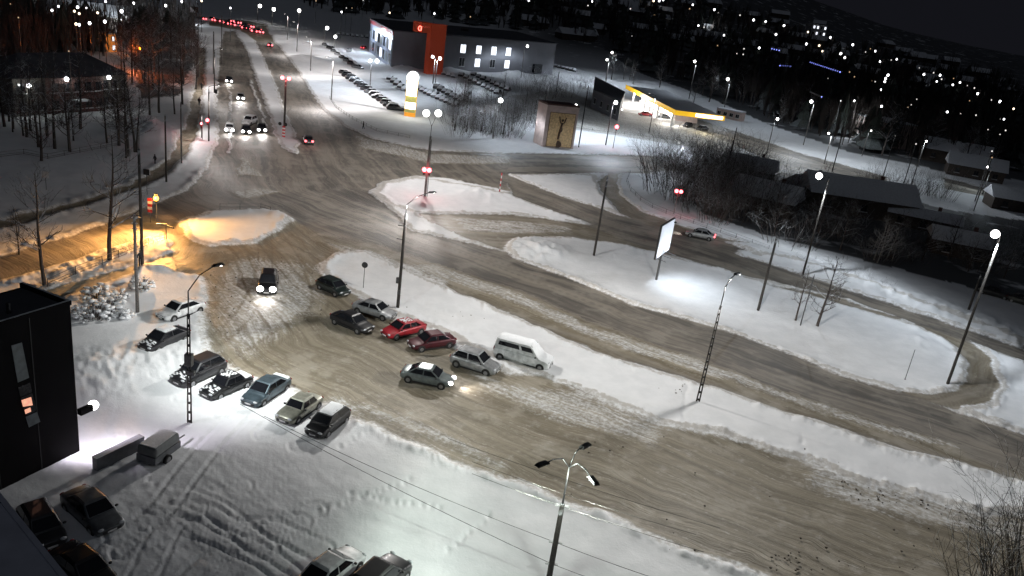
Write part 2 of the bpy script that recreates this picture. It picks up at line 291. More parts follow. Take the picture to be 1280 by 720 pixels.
def build_ground():
    naz, az = 760, np.radians(np.linspace(-46, 46, 760))
    rr = [17.0]
    while rr[-1] < 1800: rr.append(rr[-1]*(1.0062 if rr[-1] < 230 else (1.012 if rr[-1] < 500 else 1.03)))
    rr = np.array(rr); nr = len(rr)
    R_, A_ = np.meshgrid(rr, az, indexing='ij'); X = R_*np.sin(A_); Y = R_*np.cos(A_)
    x = X.ravel(); y = Y.ravel(); n = x.size
    jx = x + 1.5*(fbm(x*.35, y*.35, 4, 3)-.47); jy = y + 1.5*(fbm(x*.35, y*.35, 4, 9)-.47)
    a = np.zeros(n); p = np.zeros(n); s = x*.7+y*.7; t = x*.7-y*.7; ed = np.full(n, 9.0)
    for kind, poly, line, soft in ZONES:
        P = np.array([g2(*q) for q in poly]); lo = P.min(0)-6; hi = P.max(0)+6
        idx = np.nonzero((x > lo[0]) & (x < hi[0]) & (y > lo[1]) & (y < hi[1]))[0]
        if not len(idx): continue
        qx = jx[idx]; qy = jy[idx]; d = np.full(len(idx), 1e9); ins = np.zeros(len(idx), bool)
        for i in range(len(P)):
            ax, ay = P[i]; bx, by = P[(i+1) % len(P)]; ex, ey = bx-ax, by-ay
            u = np.clip(((qx-ax)*ex+(qy-ay)*ey)/(ex*ex+ey*ey+1e-9), 0, 1)
            d = np.minimum(d, np.hypot(qx-ax-u*ex, qy-ay-u*ey))
            c = ((ay > qy) != (by > qy)) & (qx < ex*(qy-ay)/(ey if abs(ey) > 1e-9 else 1e-9)+ax); ins ^= c
        sdf = np.where(ins, d, -d); w = sstep(-soft, soft, sdf)
        ta, tp = {'V': (0, .56), 'A': (1, 0), 'P': (0, 1), 'M': (.45, .55), 'S': (0, 0)}[kind]
        a[idx] = a[idx]*(1-w)+ta*w; p[idx] = p[idx]*(1-w)+tp*w
        ed[idx] = np.where(w > .02, np.minimum(np.where(w > .98, 9, ed[idx]), np.abs(sdf)), np.minimum(ed[idx], np.abs(sdf)))
        if line:
            L_ = np.array([g2(*q) for q in line]); bd = np.full(len(idx), 1e9); bs = np.zeros(len(idx)); bt = np.zeros(len(idx)); acc = 0
            for i in range(len(L_)-1):
                ax, ay = L_[i]; ex, ey = L_[i+1]-L_[i]; ln = math.hypot(ex, ey); qx0 = x[idx]; qy0 = y[idx]
                ur = ((qx0-ax)*ex+(qy0-ay)*ey)/(ln*ln); u = np.clip(ur, 0 if i else -9, 1 if i < len(L_)-2 else 9)
                dd = np.hypot(qx0-ax-u*ex, qy0-ay-u*ey); sg = np.sign(ex*(qy0-ay)-ey*(qx0-ax)); k = dd < bd
                bd[k] = dd[k]; bs[k] = acc+u[k]*ln; bt[k] = (dd*sg)[k]; acc += ln
            k = w > .5; s[idx[k]] = bs[k]; t[idx[k]] = bt[k]
    sn = np.clip(1-a-p, 0, 1)
    big = fbm(x*.12, y*.12, 3, 21)-.45; fine = fbm(x*.9, y*.9, 4, 5)-.47; vf = fbm(x*3, y*3, 3, 15)-.45
    near = 1-sstep(120, 300, np.hypot(x, y))
    z = terrain(x, y) + sn*(.16+.35*big*near) + .03*fine*near*sn*2
    ridge = np.exp(-((ed-.6)/.55)**2)*sn; z += ridge*(.06+.55*np.clip(fine+.12, 0, 1)+.35*vf)*near
    # ploughed heaps beside the far carriageway and the lanes on the right
    def heap(poly, amp, freq, seed):
        nonlocal z
        for (px, py, rad) in poly:
            c = g2(px, py); q = np.exp(-((x-c[0])**2+(y-c[1])**2)/(rad*rad)); z = z + q*sn*amp*(.5+1.6*np.clip(fbm(x*freq, y*freq, 3, seed)-.25, 0, 1))
    heap([(940,312,3),(980,325,3),(1020,338,3),(1060,350,3.5),(1100,364,3.5),(1150,380,4),(1200,395,4),(1250,415,4),(600,243,3),(618,250,3),(585,246,2),(655,308,3.5),(690,312,3),(672,318,3),(352,272,2.5),(1150,430,2.5)], .5, .9, 31)
    heap([(110,462,3.0),(135,470,2.5),(150,452,2.5),(120,488,2.5),(205,445,2.5),(225,460,2.5),(240,430,2.5),(140,560,1.5),(152,552,1.5)], .15, 2.2, 33)
    heap([(345,36,9),(375,60,8),(350,48,7),(385,75,6),(500,86,6),(560,88,6),(640,92,6),(690,100,7),(190,165,6),(180,172,5),(100,155,5)], 1.6, .25, 41)
    # tyre ruts and kicked up snow in the yard, low left
    yc = np.array(g2(230, 640)); q = np.exp(-(((x-yc[0])/9)**2+((y-yc[1])/7)**2))*sn
    D = np.array(g2(330, 700))-np.array(g2(190, 620)); D = D/np.linalg.norm(D)
    us = x*D[0]+y*D[1]; ut = -x*D[1]+y*D[0]
    z += q*(.05*(np.abs(vnoise(us*.5, ut*3.2, 77)-.5)*-2+.5)+.05*(np.abs(vnoise(us*1.1, ut*5, 79)-.5)*-2+.5)+.07*fine)
    q2 = np.exp(-(((x-g2(330, 665)[0])/4.5)**2+((y-g2(330, 665)[1])/3.5)**2))*sn; D = np.array(g2(390, 640))-np.array(g2(290, 700)); D = D/np.linalg.norm(D)
    us = x*D[0]+y*D[1]; ut = -x*D[1]+y*D[0]; z += q2*.10*(np.abs(vnoise(us*.3, ut*3.2, 78)-.5)*-2+.5)
    # ruts in packed lot
    z += p*(.05*(vnoise(s*.12, t*2.2, 51)-.5)+.04*(fbm(s*.5, t*3, 2, 52)-.4))*near + a*.008*(vnoise(s*.1, t*1.5, 53)-.5)
    trk = np.zeros(n)
    def track(pts, w_=.78, dep=.07, half=.13, amt=1.0):
        nonlocal z
        C = [np.array(g2(*q_)) for q_ in pts]; C = [2*C[0]-C[1]]+C+[2*C[-1]-C[-2]]; L2 = []
        for i in range(1, len(C)-2):
            for k in range(10):
                u = k/10; L2.append(.5*((2*C[i])+(-C[i-1]+C[i+1])*u+(2*C[i-1]-5*C[i]+4*C[i+1]-C[i+2])*u*u+(-C[i-1]+3*C[i]-3*C[i+1]+C[i+2])*u**3))
        L2.append(C[-2]); L2 = np.array(L2); lo = L2.min(0)-2; hi = L2.max(0)+2; idx = np.nonzero((x > lo[0]) & (x < hi[0]) & (y > lo[1]) & (y < hi[1]))[0]
        if not len(idx): return
        d = np.full(len(idx), 1e9)
        for i in range(len(L2)-1):
            ex, ey = L2[i+1]-L2[i]; ax, ay = L2[i]; u = np.clip(((x[idx]-ax)*ex+(y[idx]-ay)*ey)/(ex*ex+ey*ey+1e-9), 0, 1); d = np.minimum(d, np.hypot(x[idx]-ax-u*ex, y[idx]-ay-u*ey))
        v = np.abs(d-w_)/half; g_ = np.exp(-v**4); sh = np.exp(-((v-1.7)/.6)**2)
        trk[idx] = np.maximum(trk[idx], g_*amt*(.6+.4*vnoise(x[idx]*1.5, y[idx]*1.5, 8))); z[idx] += (-dep*g_+dep*.55*sh)*(.35+.65*sn[idx])
    for pts, dep in (
        ([(150,672),(230,640),(300,668),(420,740)],.05), ([(140,690),(200,640),(230,600),(262,560),(300,520)],.06), ([(158,690),(230,660),(330,700),(380,740)],.05), ([(120,640),(200,620),(270,640),(330,690)],.04), ([(190,735),(240,690),(320,660),(400,690)],.04), ([(230,735),(280,690),(350,660),(392,640)],.04),
        ([(180,720),(220,650),(300,610)],.03), ([(250,740),(300,700),(372,655)],.03), ([(200,470),(250,440),(300,400),(330,340),(330,290)],.04), ([(230,500),(290,460),(350,420),(400,380),(380,320)],.04), ([(280,520),(330,470),(400,440),(470,440)],.04), ([(330,545),(380,500),(440,470),(520,480)],.04),
        ([(375,560),(430,520),(500,500),(600,520)],.04), ([(320,290),(380,360),(480,430),(620,500),(900,600)],.03), ([(300,320),(340,400),(420,460),(560,520),(800,620)],.03), ([(360,290),(420,370),(520,440),(700,530),(1000,640)],.03), ([(395,400),(440,430),(520,480),(640,560),(900,680)],.03),
        ([(320,190),(335,240),(400,300),(560,360),(800,450),(1100,560)],.02), ([(288,190),(300,240),(260,280),(180,310),(60,345)],.03), ([(345,205),(400,240),(520,290),(700,360),(1000,470)],.02), ([(386,185),(430,230),(560,270),(700,285),(900,330)],.02), ([(360,290),(330,310),(260,330),(235,350)],.03),
        ([(760,222),(740,250),(780,280),(870,305)],.03), ([(1140,408),(1210,425),(1232,460),(1222,490),(1150,505),(1060,490)],.04), ([(1130,400),(1200,414),(1245,450),(1238,496),(1170,515)],.04), ([(520,275),(620,285),(740,300),(900,345)],.03), ([(480,245),(520,270),(640,300),(760,320)],.03), ([(635,235),(700,262),(800,300)],.02), ([(500,190),(560,205),(700,205),(820,208)],.02), ([(430,190),(520,215),(640,225),(720,262)],.02)):
        track(pts, dep=dep)
    p = np.clip(p+trk*.28*sn, 0, 1)
    # trodden footprints
    tr = np.zeros(n)
    for (q0, q1) in (((425,560),(470,535)),((440,620),(560,640)),((560,690),(620,640)),((110,440),(160,455)),((860,480),(850,560)),((500,370),(690,440)),((520,395),(600,420)),((1230,520),(1270,480)),((870,690),(885,720)),((905,690),(930,722)),((1000,545),(1010,590)),((690,330),(660,315)),((1000,385),(1060,395)),((140,585),(200,610)),((400,640),(520,600)),((1150,430),(1165,440))):
        A0 = np.array(g2(*q0)); B0 = np.array(g2(*q1)); nst = int(np.linalg.norm(B0-A0)/.55)
        for i in range(nst):
            c = A0+(B0-A0)*i/nst+np.array([RND.uniform(-.16, .16), RND.uniform(-.16, .16)])
            k = np.nonzero((np.abs(x-c[0]) < .5) & (np.abs(y-c[1]) < .5))[0]; tr[k] = np.maximum(tr[k], np.exp(-((x[k]-c[0])**2+(y[k]-c[1])**2)/.03))
    z -= tr*.13*sn
    ii = np.arange(nr-1)[:, None]*naz+np.arange(naz-1)[None, :]; q = np.stack([ii, ii+1, ii+1+naz, ii+naz], -1).reshape(-1, 4)[:, ::-1]
    rd = (a+p)[q].mean(1) > .5; asph = a[q].mean(1) > p[q].mean(1)
    S = np.stack([s, t, np.zeros(n)], -1)
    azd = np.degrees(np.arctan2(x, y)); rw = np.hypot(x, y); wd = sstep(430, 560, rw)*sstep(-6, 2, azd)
    for poly in ([(690,-20),(760,66),(800,92),(890,124),(960,156),(1060,190),(1180,215),(1330,232),(1330,-40)], [(-60,40),(240,30),(250,60),(225,120),(175,125),(165,60),(100,52),(-60,90)], [(840,232),(930,232),(1000,228),(1100,240),(1180,262),(1330,285),(1330,388),(1250,372),(1180,352),(1110,334),(1040,316),(960,296),(880,268)]):  # two wood floors, then the yards: unlit snow painted dark
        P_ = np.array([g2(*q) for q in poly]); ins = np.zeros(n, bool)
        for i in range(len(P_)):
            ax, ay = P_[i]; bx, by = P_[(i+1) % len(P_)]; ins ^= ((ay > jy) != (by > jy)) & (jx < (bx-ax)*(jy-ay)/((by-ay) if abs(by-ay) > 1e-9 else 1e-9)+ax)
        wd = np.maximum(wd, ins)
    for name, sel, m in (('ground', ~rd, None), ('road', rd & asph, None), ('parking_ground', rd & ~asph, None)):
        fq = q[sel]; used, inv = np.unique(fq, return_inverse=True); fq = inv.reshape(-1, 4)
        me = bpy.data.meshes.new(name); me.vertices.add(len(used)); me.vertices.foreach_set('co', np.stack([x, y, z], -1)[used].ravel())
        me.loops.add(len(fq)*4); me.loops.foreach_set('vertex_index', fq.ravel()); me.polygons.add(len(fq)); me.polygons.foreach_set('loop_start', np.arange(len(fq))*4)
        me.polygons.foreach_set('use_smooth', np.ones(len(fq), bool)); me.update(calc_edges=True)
        for nm, arr in (('asph', a), ('pack', p), ('wood_and_unlit', wd), ('trk', trk), ('grit', np.exp(-((ed-.25)/.55)**2)*sn)):
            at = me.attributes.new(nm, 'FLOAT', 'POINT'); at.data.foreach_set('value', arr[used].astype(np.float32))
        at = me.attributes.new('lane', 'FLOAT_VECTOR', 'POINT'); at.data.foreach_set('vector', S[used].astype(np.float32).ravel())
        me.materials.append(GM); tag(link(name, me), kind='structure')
def ground_material():
    m = bpy.data.materials.new('snowy_ground'); m.use_nodes = True; nt = m.node_tree; N = nt.nodes; L = nt.links; b = N['Principled BSDF']
    def at(nm, vec=False):
        a = N.new('ShaderNodeAttribute'); a.attribute_name = nm; return a.outputs['Vector' if vec else 'Fac']
    def mp(src, sc):
        q = N.new('ShaderNodeMapping'); L.new(src, q.inputs[0]); q.inputs['Scale'].default_value = sc; return q.outputs[0]
    def noise(vec, sc, det=5, ro=.6):
        q = N.new('ShaderNodeTexNoise'); L.new(vec, q.inputs['Vector']); q.inputs['Scale'].default_value = sc; q.inputs['Detail'].default_value = det; q.inputs['Roughness'].default_value = ro; return q.outputs[0]
    def math_(op, x, y, z=None):
        q = N.new('ShaderNodeMath'); q.operation = op
        for i, v in enumerate((x, y, z)):
            if v is None: continue
            if isinstance(v, (int, float)): q.inputs[i].default_value = v
            else: L.new(v, q.inputs[i])
        return q.outputs[0]
    def rng(x, lo, hi):
        q = N.new('ShaderNodeMapRange'); q.interpolation_type = 'SMOOTHSTEP'; L.new(x, q.inputs[0]); q.inputs[1].default_value = lo; q.inputs[2].default_value = hi; return q.outputs[0]
    def mix(f, c1, c2):
        q = N.new('ShaderNodeMix'); q.data_type = 'RGBA'; L.new(f, q.inputs[0])
        for i, c in ((6, c1), (7, c2)):
            if isinstance(c, tuple): q.inputs[i].default_value = (*c, 1)
            else: L.new(c, q.inputs[i])
        return q.outputs[2]
    tc = N.new('ShaderNodeTexCoord'); O = tc.outputs['Object']; lane0 = at('lane', True)
    wn = N.new('ShaderNodeTexNoise'); L.new(O, wn.inputs['Vector']); wn.inputs['Scale'].default_value = .10; wn.inputs['Detail'].default_value = 4
    vm = N.new('ShaderNodeVectorMath'); vm.operation = 'MULTIPLY_ADD'; L.new(wn.outputs['Color'], vm.inputs[0]); vm.inputs[1].default_value = (6, 4.5, 0); L.new(lane0, vm.inputs[2]); lane = vm.outputs[0]; A = at('asph'); P = at('pack')
    s1 = noise(mp(lane, (.05, 1.1, 1)), 1.0, 6, .65); s2 = noise(mp(lane, (.16, 3.2, 1)), 1.0, 6, .7); s0 = noise(mp(lane, (.008, .30, 1)), 1.0, 3)
    n1 = noise(O, .5, 6, .65); n2 = noise(O, 2.5, 5, .7); n3 = noise(O, .09, 4)
    # asphalt: darker wheel lanes, tan slush between, a few snow streaks
    WD = at('wood_and_unlit')
    ac = mix(rng(math_('MULTIPLY_ADD', s0, .6, math_('MULTIPLY', s1, .5)), .42, .66), (.100, .092, .083), (.275, .245, .205))
    ac = mix(math_('MULTIPLY', rng(s2, .52, .78), .55), ac, (.34, .31, .26))
    ac = mix(math_('MULTIPLY', rng(math_('MULTIPLY_ADD', n1, .5, math_('MULTIPLY', s2, .5)), .60, .70), .55), ac, (.50, .49, .47))
    pc = mix(rng(s1, .32, .68), (.145, .122, .085), (.295, .260, .195))
    pc = mix(rng(math_('MULTIPLY_ADD', s2, .6, math_('MULTIPLY', n2, .4)), .52, .72), pc, (.50, .475, .42))
    pc = mix(math_('MULTIPLY', rng(n3, .45, .7), .5), pc, (.17, .145, .105))
    n4 = noise(O, .22, 6, .6); ac = mix(math_('MULTIPLY', rng(n4, .50, .64), .55), ac, (.31, .285, .245)); ac = mix(math_('MULTIPLY', rng(n4, .46, .36), .45), ac, (.095, .09, .086)); pc = mix(math_('MULTIPLY', rng(n4, .52, .62), .5), pc, (.38, .345, .285))
    pc = mix(math_('MULTIPLY', rng(n1, .55, .75), .5), pc, (.50, .48, .44))
    sc_ = mix(rng(n1, .3, .7), (.72, .735, .75), (.80, .81, .825))
    sc_ = mix(math_('MULTIPLY', rng(n3, .52, .75), .25), sc_, (.60, .60, .58))
    spk = rng(noise(O, 7, 3, .8), .74, .80); sc_ = mix(math_('MULTIPLY', spk, .35), sc_, (.30, .27, .22))
    sc_ = mix(math_('MULTIPLY', WD, rng(n3, .30, .42)), sc_, (.085, .088, .092))  # dark wood floor; in the yards this colour stands for missing light
    tot = math_('ADD', A, P); e = math_('MULTIPLY_ADD', math_('SUBTRACT', math_('MULTIPLY_ADD', n2, .5, math_('MULTIPLY', s2, .5)), .5), 1.5, tot)
    rat = math_('DIVIDE', A, math_('ADD', tot, .001)); rat2 = rng(math_('MULTIPLY_ADD', math_('SUBTRACT', s1, .5), 1.2, rat), .3, .7)
    TR = at('trk')
    pc = mix(math_('MULTIPLY', TR, .55), pc, (.15, .125, .09)); ac = mix(math_('MULTIPLY', TR, .45), ac, (.085, .08, .075))
    gr = rng(math_('MULTIPLY_ADD', math_('SUBTRACT', n2, .5), 1.6, at('grit')), .35, .95); sc_ = mix(math_('MULTIPLY', gr, .62), sc_, (.33, .295, .245))
    rc = mix(rat2, pc, ac); col = mix(rng(e, .25, .75), sc_, rc)
    L.new(col, b.inputs['Base Color'])
    ro = N.new('ShaderNodeMapRange'); L.new(tot, ro.inputs[0]); ro.inputs[3].default_value = .8; ro.inputs[4].default_value = .62; L.new(ro.outputs[0], b.inputs['Roughness']); b.inputs['Specular IOR Level'].default_value = .3
    hsum = math_('MULTIPLY_ADD', n1, .5, math_('MULTIPLY_ADD', n2, .35, math_('MULTIPLY', math_('MULTIPLY', s2, tot), 1.0)))
    bp = N.new('ShaderNodeBump'); bp.inputs['Strength'].default_value = .55; bp.inputs['Distance'].default_value = .14; L.new(hsum, bp.inputs['Height']); L.new(bp.outputs[0], b.inputs['Normal'])
    return m
GM = ground_material()
build_ground()
# ------------------------------------------------------------- street lamps and poles
COOL = (.86, .93, 1.0); NEUT = (1.0, .965, .92); GREEN = (.88, 1.0, .88); MALL = (.78, .88, 1.0); PINK = (1.0, .93, .90)
LAMPGROUP = 'street lamps around the junction'
def pole_thing(name, label, cat, base, h, r0, r1, pm, group=None, lean=(0, 0), lattice=False):
    t = thing(name, label, cat, base, 0, group); mb = MB()
    if lattice:      # H-section concrete post: two chords and web plates
        for sx in (-1, 1):
            mb.tube((sx*.13, 0, -.3), (sx*.07, 0, h), .065, .045, 6)
        z = .3
        while z < h-.2: mb.box((0, 0, z), (.26-.10*z/h, .06, .22)); z += .75
    else: mb.tube((0, 0, -.3), (0, 0, h), r0, r1, 10)
    mb.build('pole', pm, t, True); return t
def lamp_head(t, at, dirv, lit=False, r=.3, fixture='head'):
    """cobra head at the end of an arm, lens underneath"""
    d = Vector((dirv[0], dirv[1], 0)).normalized(); a = math.atan2(d.y, d.x); at = Vector(at)
    if lit == 'ball':
        hb = MB(); hb.tube(at, at+Vector((0, 0, .12)), .12, .06, 8); o = hb.build('lamp_head', 'head', t)
        MB().ball(at-Vector((0, 0, r*.5)), r, 12, 8).build('lamp_glass', 'bulb', o, True)
    else:
        hb = MB(); c = at+d*.35; hb.box(c+Vector((0, 0, .05)), (.85, .34, .13), a, .7); hb.tube(at-d*.15, at+d*.1, .05, .05, 6); o = hb.build('lamp_head', 'head', t)
        MB().ball(c-Vector((0, 0, .015)), .15, 10, 6, (1.8, .7, .2)).build('lamp_glass', 'bulb' if lit else 'lens', o, True)
def street_lamp(base, h, arm, rise, label, pm='concrete', lit=True, power=0, col=NEUT, ball=False, r=.3, r0=.15, r1=.10, extra=1.8, lattice=False, wide=150, name='street_lamp', tilt=0.0):
    """concrete post of height h, a steel pipe rising out of its top, and one arm (dx, dy metres)"""
    t = pole_thing(name, label, 'street lamp', base, h, r0, r1, pm, LAMPGROUP, lattice=lattice)
    a = Vector((arm[0], arm[1], 0)); p0 = Vector((0, 0, h-.4)); p1 = Vector((0, 0, h+extra*.55)); p2 = p1+a*.45+Vector((0, 0, rise*.7)); p3 = p1+a+Vector((0, 0, rise))
    MB().path([p0, p1, p2, p3], .045, 6).build('arm', 'steel', t, True)
    if ball: lamp_head(t, p3, a, 'ball', r)
    else: lamp_head(t, p3, a, True)
    if power: lamp('SPOT' if not ball else 'SPOT', t, p3+Vector((0, 0, -.45 if ball else -.25))+a.normalized()*.35, power*LK, col, .18, wide, 1.0, (a.normalized().x*tilt, a.normalized().y*tilt, -1))
    return t
def armto(base, zt, px, py):
    """horizontal vector from the post to the lamp seen at a picture point at height zt"""
    d = ray(px, py); tt = (H-zt)/-d.z; return (d.x*tt-base.x, d.y*tt-base.y)
def add_bits(t, items, m='steel', nm='equipment_box'):
    for c, d in items: MB().box(c, d).build(nm, m, t)
KW = 5200
# A: black post among the parked cars
b = G(497, 386); h = height(b, 268); t = street_lamp(b, h, (1.9, 1.6), 1.1, 'black street lamp post carrying cable boxes behind the silver sedan at the parked row', 'darkpole', power=KW*1.45, col=NEUT, r0=.17, r1=.13)
add_bits(t, [((-.25, 0, 3.1), (.3, .25, .6)), ((.02, -.2, 1.9), (.3, .2, .5)), ((-.35, 0, h-1.2), (.7, .06, .06)), ((-.35, 0, h-2.6), (.7, .06, .06)), ((.2, 0, 4.5), (.4, .05, .05))])
# B: lattice post on the verge with a thin pipe and arm
b = G(872, 503); h = height(b, 382); t = street_lamp(b, h, (.8, .8), 1.0, 'street lamp on a lattice concrete post on the snowy verge right of the white van', 'darkpole', power=KW*1.5, col=NEUT, lattice=True, extra=3.0)
# C: three headed lamp at the bottom edge
b = G(684, 735); h = height(b, 630); t = pole_thing('street_lamp', 'tall street lamp with three heads rising at the bottom edge', 'street lamp', b, h, .19, .14, 'darkpole', LAMPGROUP)
P1 = Vector((0, 0, h+2.4)); mb = MB(); mb.tube((0, 0, h-.3), P1, .06, .05, 8)
heads = [armto(b, h+3.3, 684, 578), armto(b, h+3.3, 738, 596), armto(b, h+3.3, 727, 560)]
for i, a in enumerate(heads):
    a = Vector((a[0], a[1], 0)); mb.path([P1, P1+a*.35+Vector((0, 0, .75)), P1+a*.75+Vector((0, 0, .95)), P1+a+Vector((0, 0, .9))], .035, 6)
mb.build('arm', 'steel', t, True)
for a in heads:
    a = Vector((a[0], a[1], 0)); lamp_head(t, P1+a+Vector((0, 0, .9)), a, False)
lamp('SPOT', t, P1+Vector((heads[0][0]*1.2, heads[0][1]*1.2, .6)), KW*.29, GREEN, .3, 155, 1.0, (.45, .1, -1))
lamp('SPOT', t, P1+Vector((heads[1][0]*1.2, heads[1][1]*1.2, .6)), KW*.20, (.92, 1, .92), .3, 155, 1.0, (.5, .2, -1))
for z in (h-.1, h-2.6, h-4.1): MB().box((0, 0, z), (.75, .12, .09)).build('crossarm', 'stripe_w', t)
MB().path([(math.cos(i*.6283)*.42-.1, -.2, h-6.2+math.sin(i*.6283)*.42) for i in range(11)], .05, 6).build('cable_coil', 'trim', t, True)
CP = (Vector(b), h)
# D: post left of the parked cars
b = G(237, 531); h = height(b, 392); t = street_lamp(b, h, (1.1, 1.6), 1.4, 'dark lattice street lamp post standing in front of the dark parked hatchback', 'darkpole', power=0, r0=.2, r1=.16, extra=3.0, lattice=True)
lamp('SPOT', t, (1.1, 1.7, h+2.6), 6000, (.95, 1, .97), .2, 139, 1.0, (.12, .95, -.85))
add_bits(t, [((0, 0, 5.2), (.5, .4, .9)), ((.1, 0, 4.2), (.6, .3, .3))]); DP = (Vector(b), h)
# E: white topped post with a brace, and its tall neighbour
b = G(172, 391); h = height(b, 268); t = pole_thing('utility_pole', 'concrete utility pole with white insulators near the snowy bush', 'utility pole', b, h, .17, .12, 'concrete', 'utility poles')
for k in range(3): MB().box((0, 0, h-.3-k*.5), (.5, .08, .1)).build('insulator', 'stripe_w', t)
b2 = G(178, 331); h2 = height(b2, 186); t = pole_thing('utility_pole', 'tall dark utility pole beside the footpath with a dark figure at its foot', 'utility pole', b2, h2, .17, .13, 'darkpole', 'utility poles')
tp = b+Vector((0, 0, h-.2))-b2; MB().tube(tp, (0, 0, h2*.42), .06, .06, 6).build('brace', 'concrete', t, True); MB().tube((0, 0, h2-.3), (.1, 0, h2+2), .05, .04, 6).build('pipe', 'steel', t)
# plain posts
for (bx, by, ty, r0, m, lab) in ((742, 321, 222, .17, 'darkpole', 'bare leaning black post in the snow of the big island left of the billboard'), (947, 390, 296, .17, 'darkpole', 'bare black post on the island just left of the small birches'),
        (208, 229, 145, .14, 'darkpole', 'black post on the snow bank left of the far carriageway, nearest the bend'), (227, 207, 129, .13, 'concrete', 'thin grey post with a sign bar beside the footpath at upper left'),
        (267, 93, 40, .2, 'concrete', 'grey post between footpath and far carriageway, furthest up the road'), (277, 80, 20, .18, 'concrete', 'tall far post where the avenue fades away at the top'), (252, 175, 145, .12, 'steel', 'short post of the pedestrian signal left of the avenue'),
        (1000, 408, 345, .07, 'steel', 'thin steel post next to the lamp with a bright globe'), (1209, 392, 345, .17, 'darkpole', 'black stub post right of the lane behind the bright lamp'), (905, 230, 160, .14, 'darkpole', 'black pole rising out of the dark thicket'),
        (723, 185, 108, .15, 'darkpole', 'black post right of the small mural building'), (1040, 215, 160, .14, 'darkpole', 'black post on the snow bank of the far side road'), (693, 130, 90, .14, 'steel', 'dark post behind the mural building beside the mall yard')):
    b = G(bx, by); h = height(b, ty); t = pole_thing('utility_pole', lab, 'pole', b, h, r0, r0*.75, m, 'bare poles')
    MB().tube((0, 0, h-.05), (0, 0, h+.25), r0*.5, .02, 6).build('cap', 'steel', t)
b = G(1131, 475); MB0 = MB().tube((0, 0, -.2), (0, 0, height(b, 437)), .035, .03, 6).tube((0, 0, 0), (0, 0, .1), .12, .1, 8); tag(MB0.build('marker_rod', 'steel'), 'thin steel rod standing in the snow of the big island', 'rod'); bpy.data.objects['marker_rod'].location = b
# F: big post on the near island, two bright globes, red signal hung on it
b = G(531, 246); h = height(b, 170); t = pole_thing('street_lamp', 'tall street lamp with two bright globes on the small traffic island', 'street lamp', b, h, .2, .15, 'concrete', LAMPGROUP)
MB().tube((.35, 0, -.2), (.2, 0, h-.5), .05, .05, 6).build('cable_pipe', 'steel', t)
a1, a2 = armto(b, h+2.2, 533, 141), armto(b, h+2.2, 548, 141)
for a in (a1, a2):
    a = Vector((a[0], a[1], 0)); MB().path([(0, 0, h-.3), (0, 0, h+1.5), a+Vector((0, 0, h+2.5))], .05, 6).build('arm', 'steel', t); lamp_head(t, a+Vector((0, 0, h+2.4)), a, 'ball', .55)
lamp('SPOT', t, (a1[0], a1[1], h+1.5), KW*1.3*LK, NEUT, .3, 160, 1.0, (0, 0, -1)); lamp('SPOT', t, (a2[0], a2[1], h+1.5), KW*1.3*LK, PINK, .3, 160, 1.0, (0, 0, -1))
# lit lamps known by head and foot in the photograph: head px, foot px, power, colour, globe radius, label
LIT = [((1022,218),(1003,345),1.5,COOL,.42,'lamp with a bright globe on a tall post above the pair of small trees'),
 ((1245,290),(1184,481),1.3,COOL,.40,'lamp with a bright globe on a double post beside the turning loop at the right'),
 ((1007,126),(1004,182),1.0,COOL,.42,'lamp on a snowy bank of the side road with dark forest behind'), ((972,148),(958,193),.7,COOL,.35,'lamp leaning over the side road left of the tall forest edge lamp'),
 ((910,98),(903,146),1.0,MALL,.48,'lamp standing at the pale kiosk beyond the fuel station'), ((863,76),(861,124),.9,MALL,.48,'lamp behind the roof of the fuel station'),
 ((769,65),(757,100),1.0,MALL,.46,'taller lamp of the pair behind the dark flat roof'), ((759,74),(757,104),.6,MALL,.42,'lower lamp of the pair behind the dark flat roof'),
 ((661,57),(651,98),1.1,MALL,.48,'lamp in front of the grey wall at the far end of the mall'), ((626,124),(616,174),1.3,MALL,.50,'lamp at the thicket between mall yard and side road'),
 ((541,70),(541,105),.8,MALL,.44,'left lamp of the pair in front of the red portal'), ((550,72),(544,106),.9,MALL,.52,'right lamp of the pair in front of the red portal'),
 ((473,75),(462,116),1.5,MALL,.52,'lamp in the mall car park near the glazed corner'), ((463,75),(462,114),.5,MALL,.40,'smaller lamp head in the mall car park near the glazed corner'),
 ((409,34),(405,54),1.3,MALL,.7,'lamp beside the avenue where the mall entrance joins'), ((421,47),(418,60),.7,MALL,.6,'low lamp at the far car park of the mall'),
 ((770,127),(757,182),1.2,MALL,.45,'lamp at the entrance of the fuel station forecourt'), ((720,131),(712,165),.5,MALL,.36,'small lamp at the corner of the mural building'),
 ((374,12),(373,40),1.5,NEUT,.75,'lamp on the right of the avenue near the red traffic queue'), ((343,10),(340,36),1.2,NEUT,.75,'lamp above the end of the red traffic queue'),
 ((325,6),(322,28),1.2,NEUT,.8,'lamp behind the red traffic queue'), ((1158,176),(1138,235),.35,COOL,.22,'dim lamp among bushes on the right'), ((1229,208),(1228,243),.22,(.75,.9,1),.24,'small bluish lamp at the dark shed on the right'),
 ((1089,163),(1077,196),.15,COOL,.2,'dim lamp under the pale block of flats'), ((1036,166),(1030,205),.35,COOL,.24,'small lamp over the dark verge of the side road')]
for (hx, hy), (fx, fy), pw, col, r, lab in LIT:
    tl = .45 if hx > 1015 and hy > 200 else 0
    b = G(fx, fy); h = height(b, hy); h = max(5, h)
    a = armto(b, h, hx, hy); al = math.hypot(*a)
    if al > 2.5: a = (a[0]*2.2/al, a[1]*2.2/al)
    t = street_lamp(b, h-.9, a, .45, lab, 'darkpole' if hx > 1015 and hy > 200 else 'concrete', power=KW*pw*(2.2 if col is MALL else 1), col=col, ball=True, r=r, extra=.8, wide=165, tilt=tl)
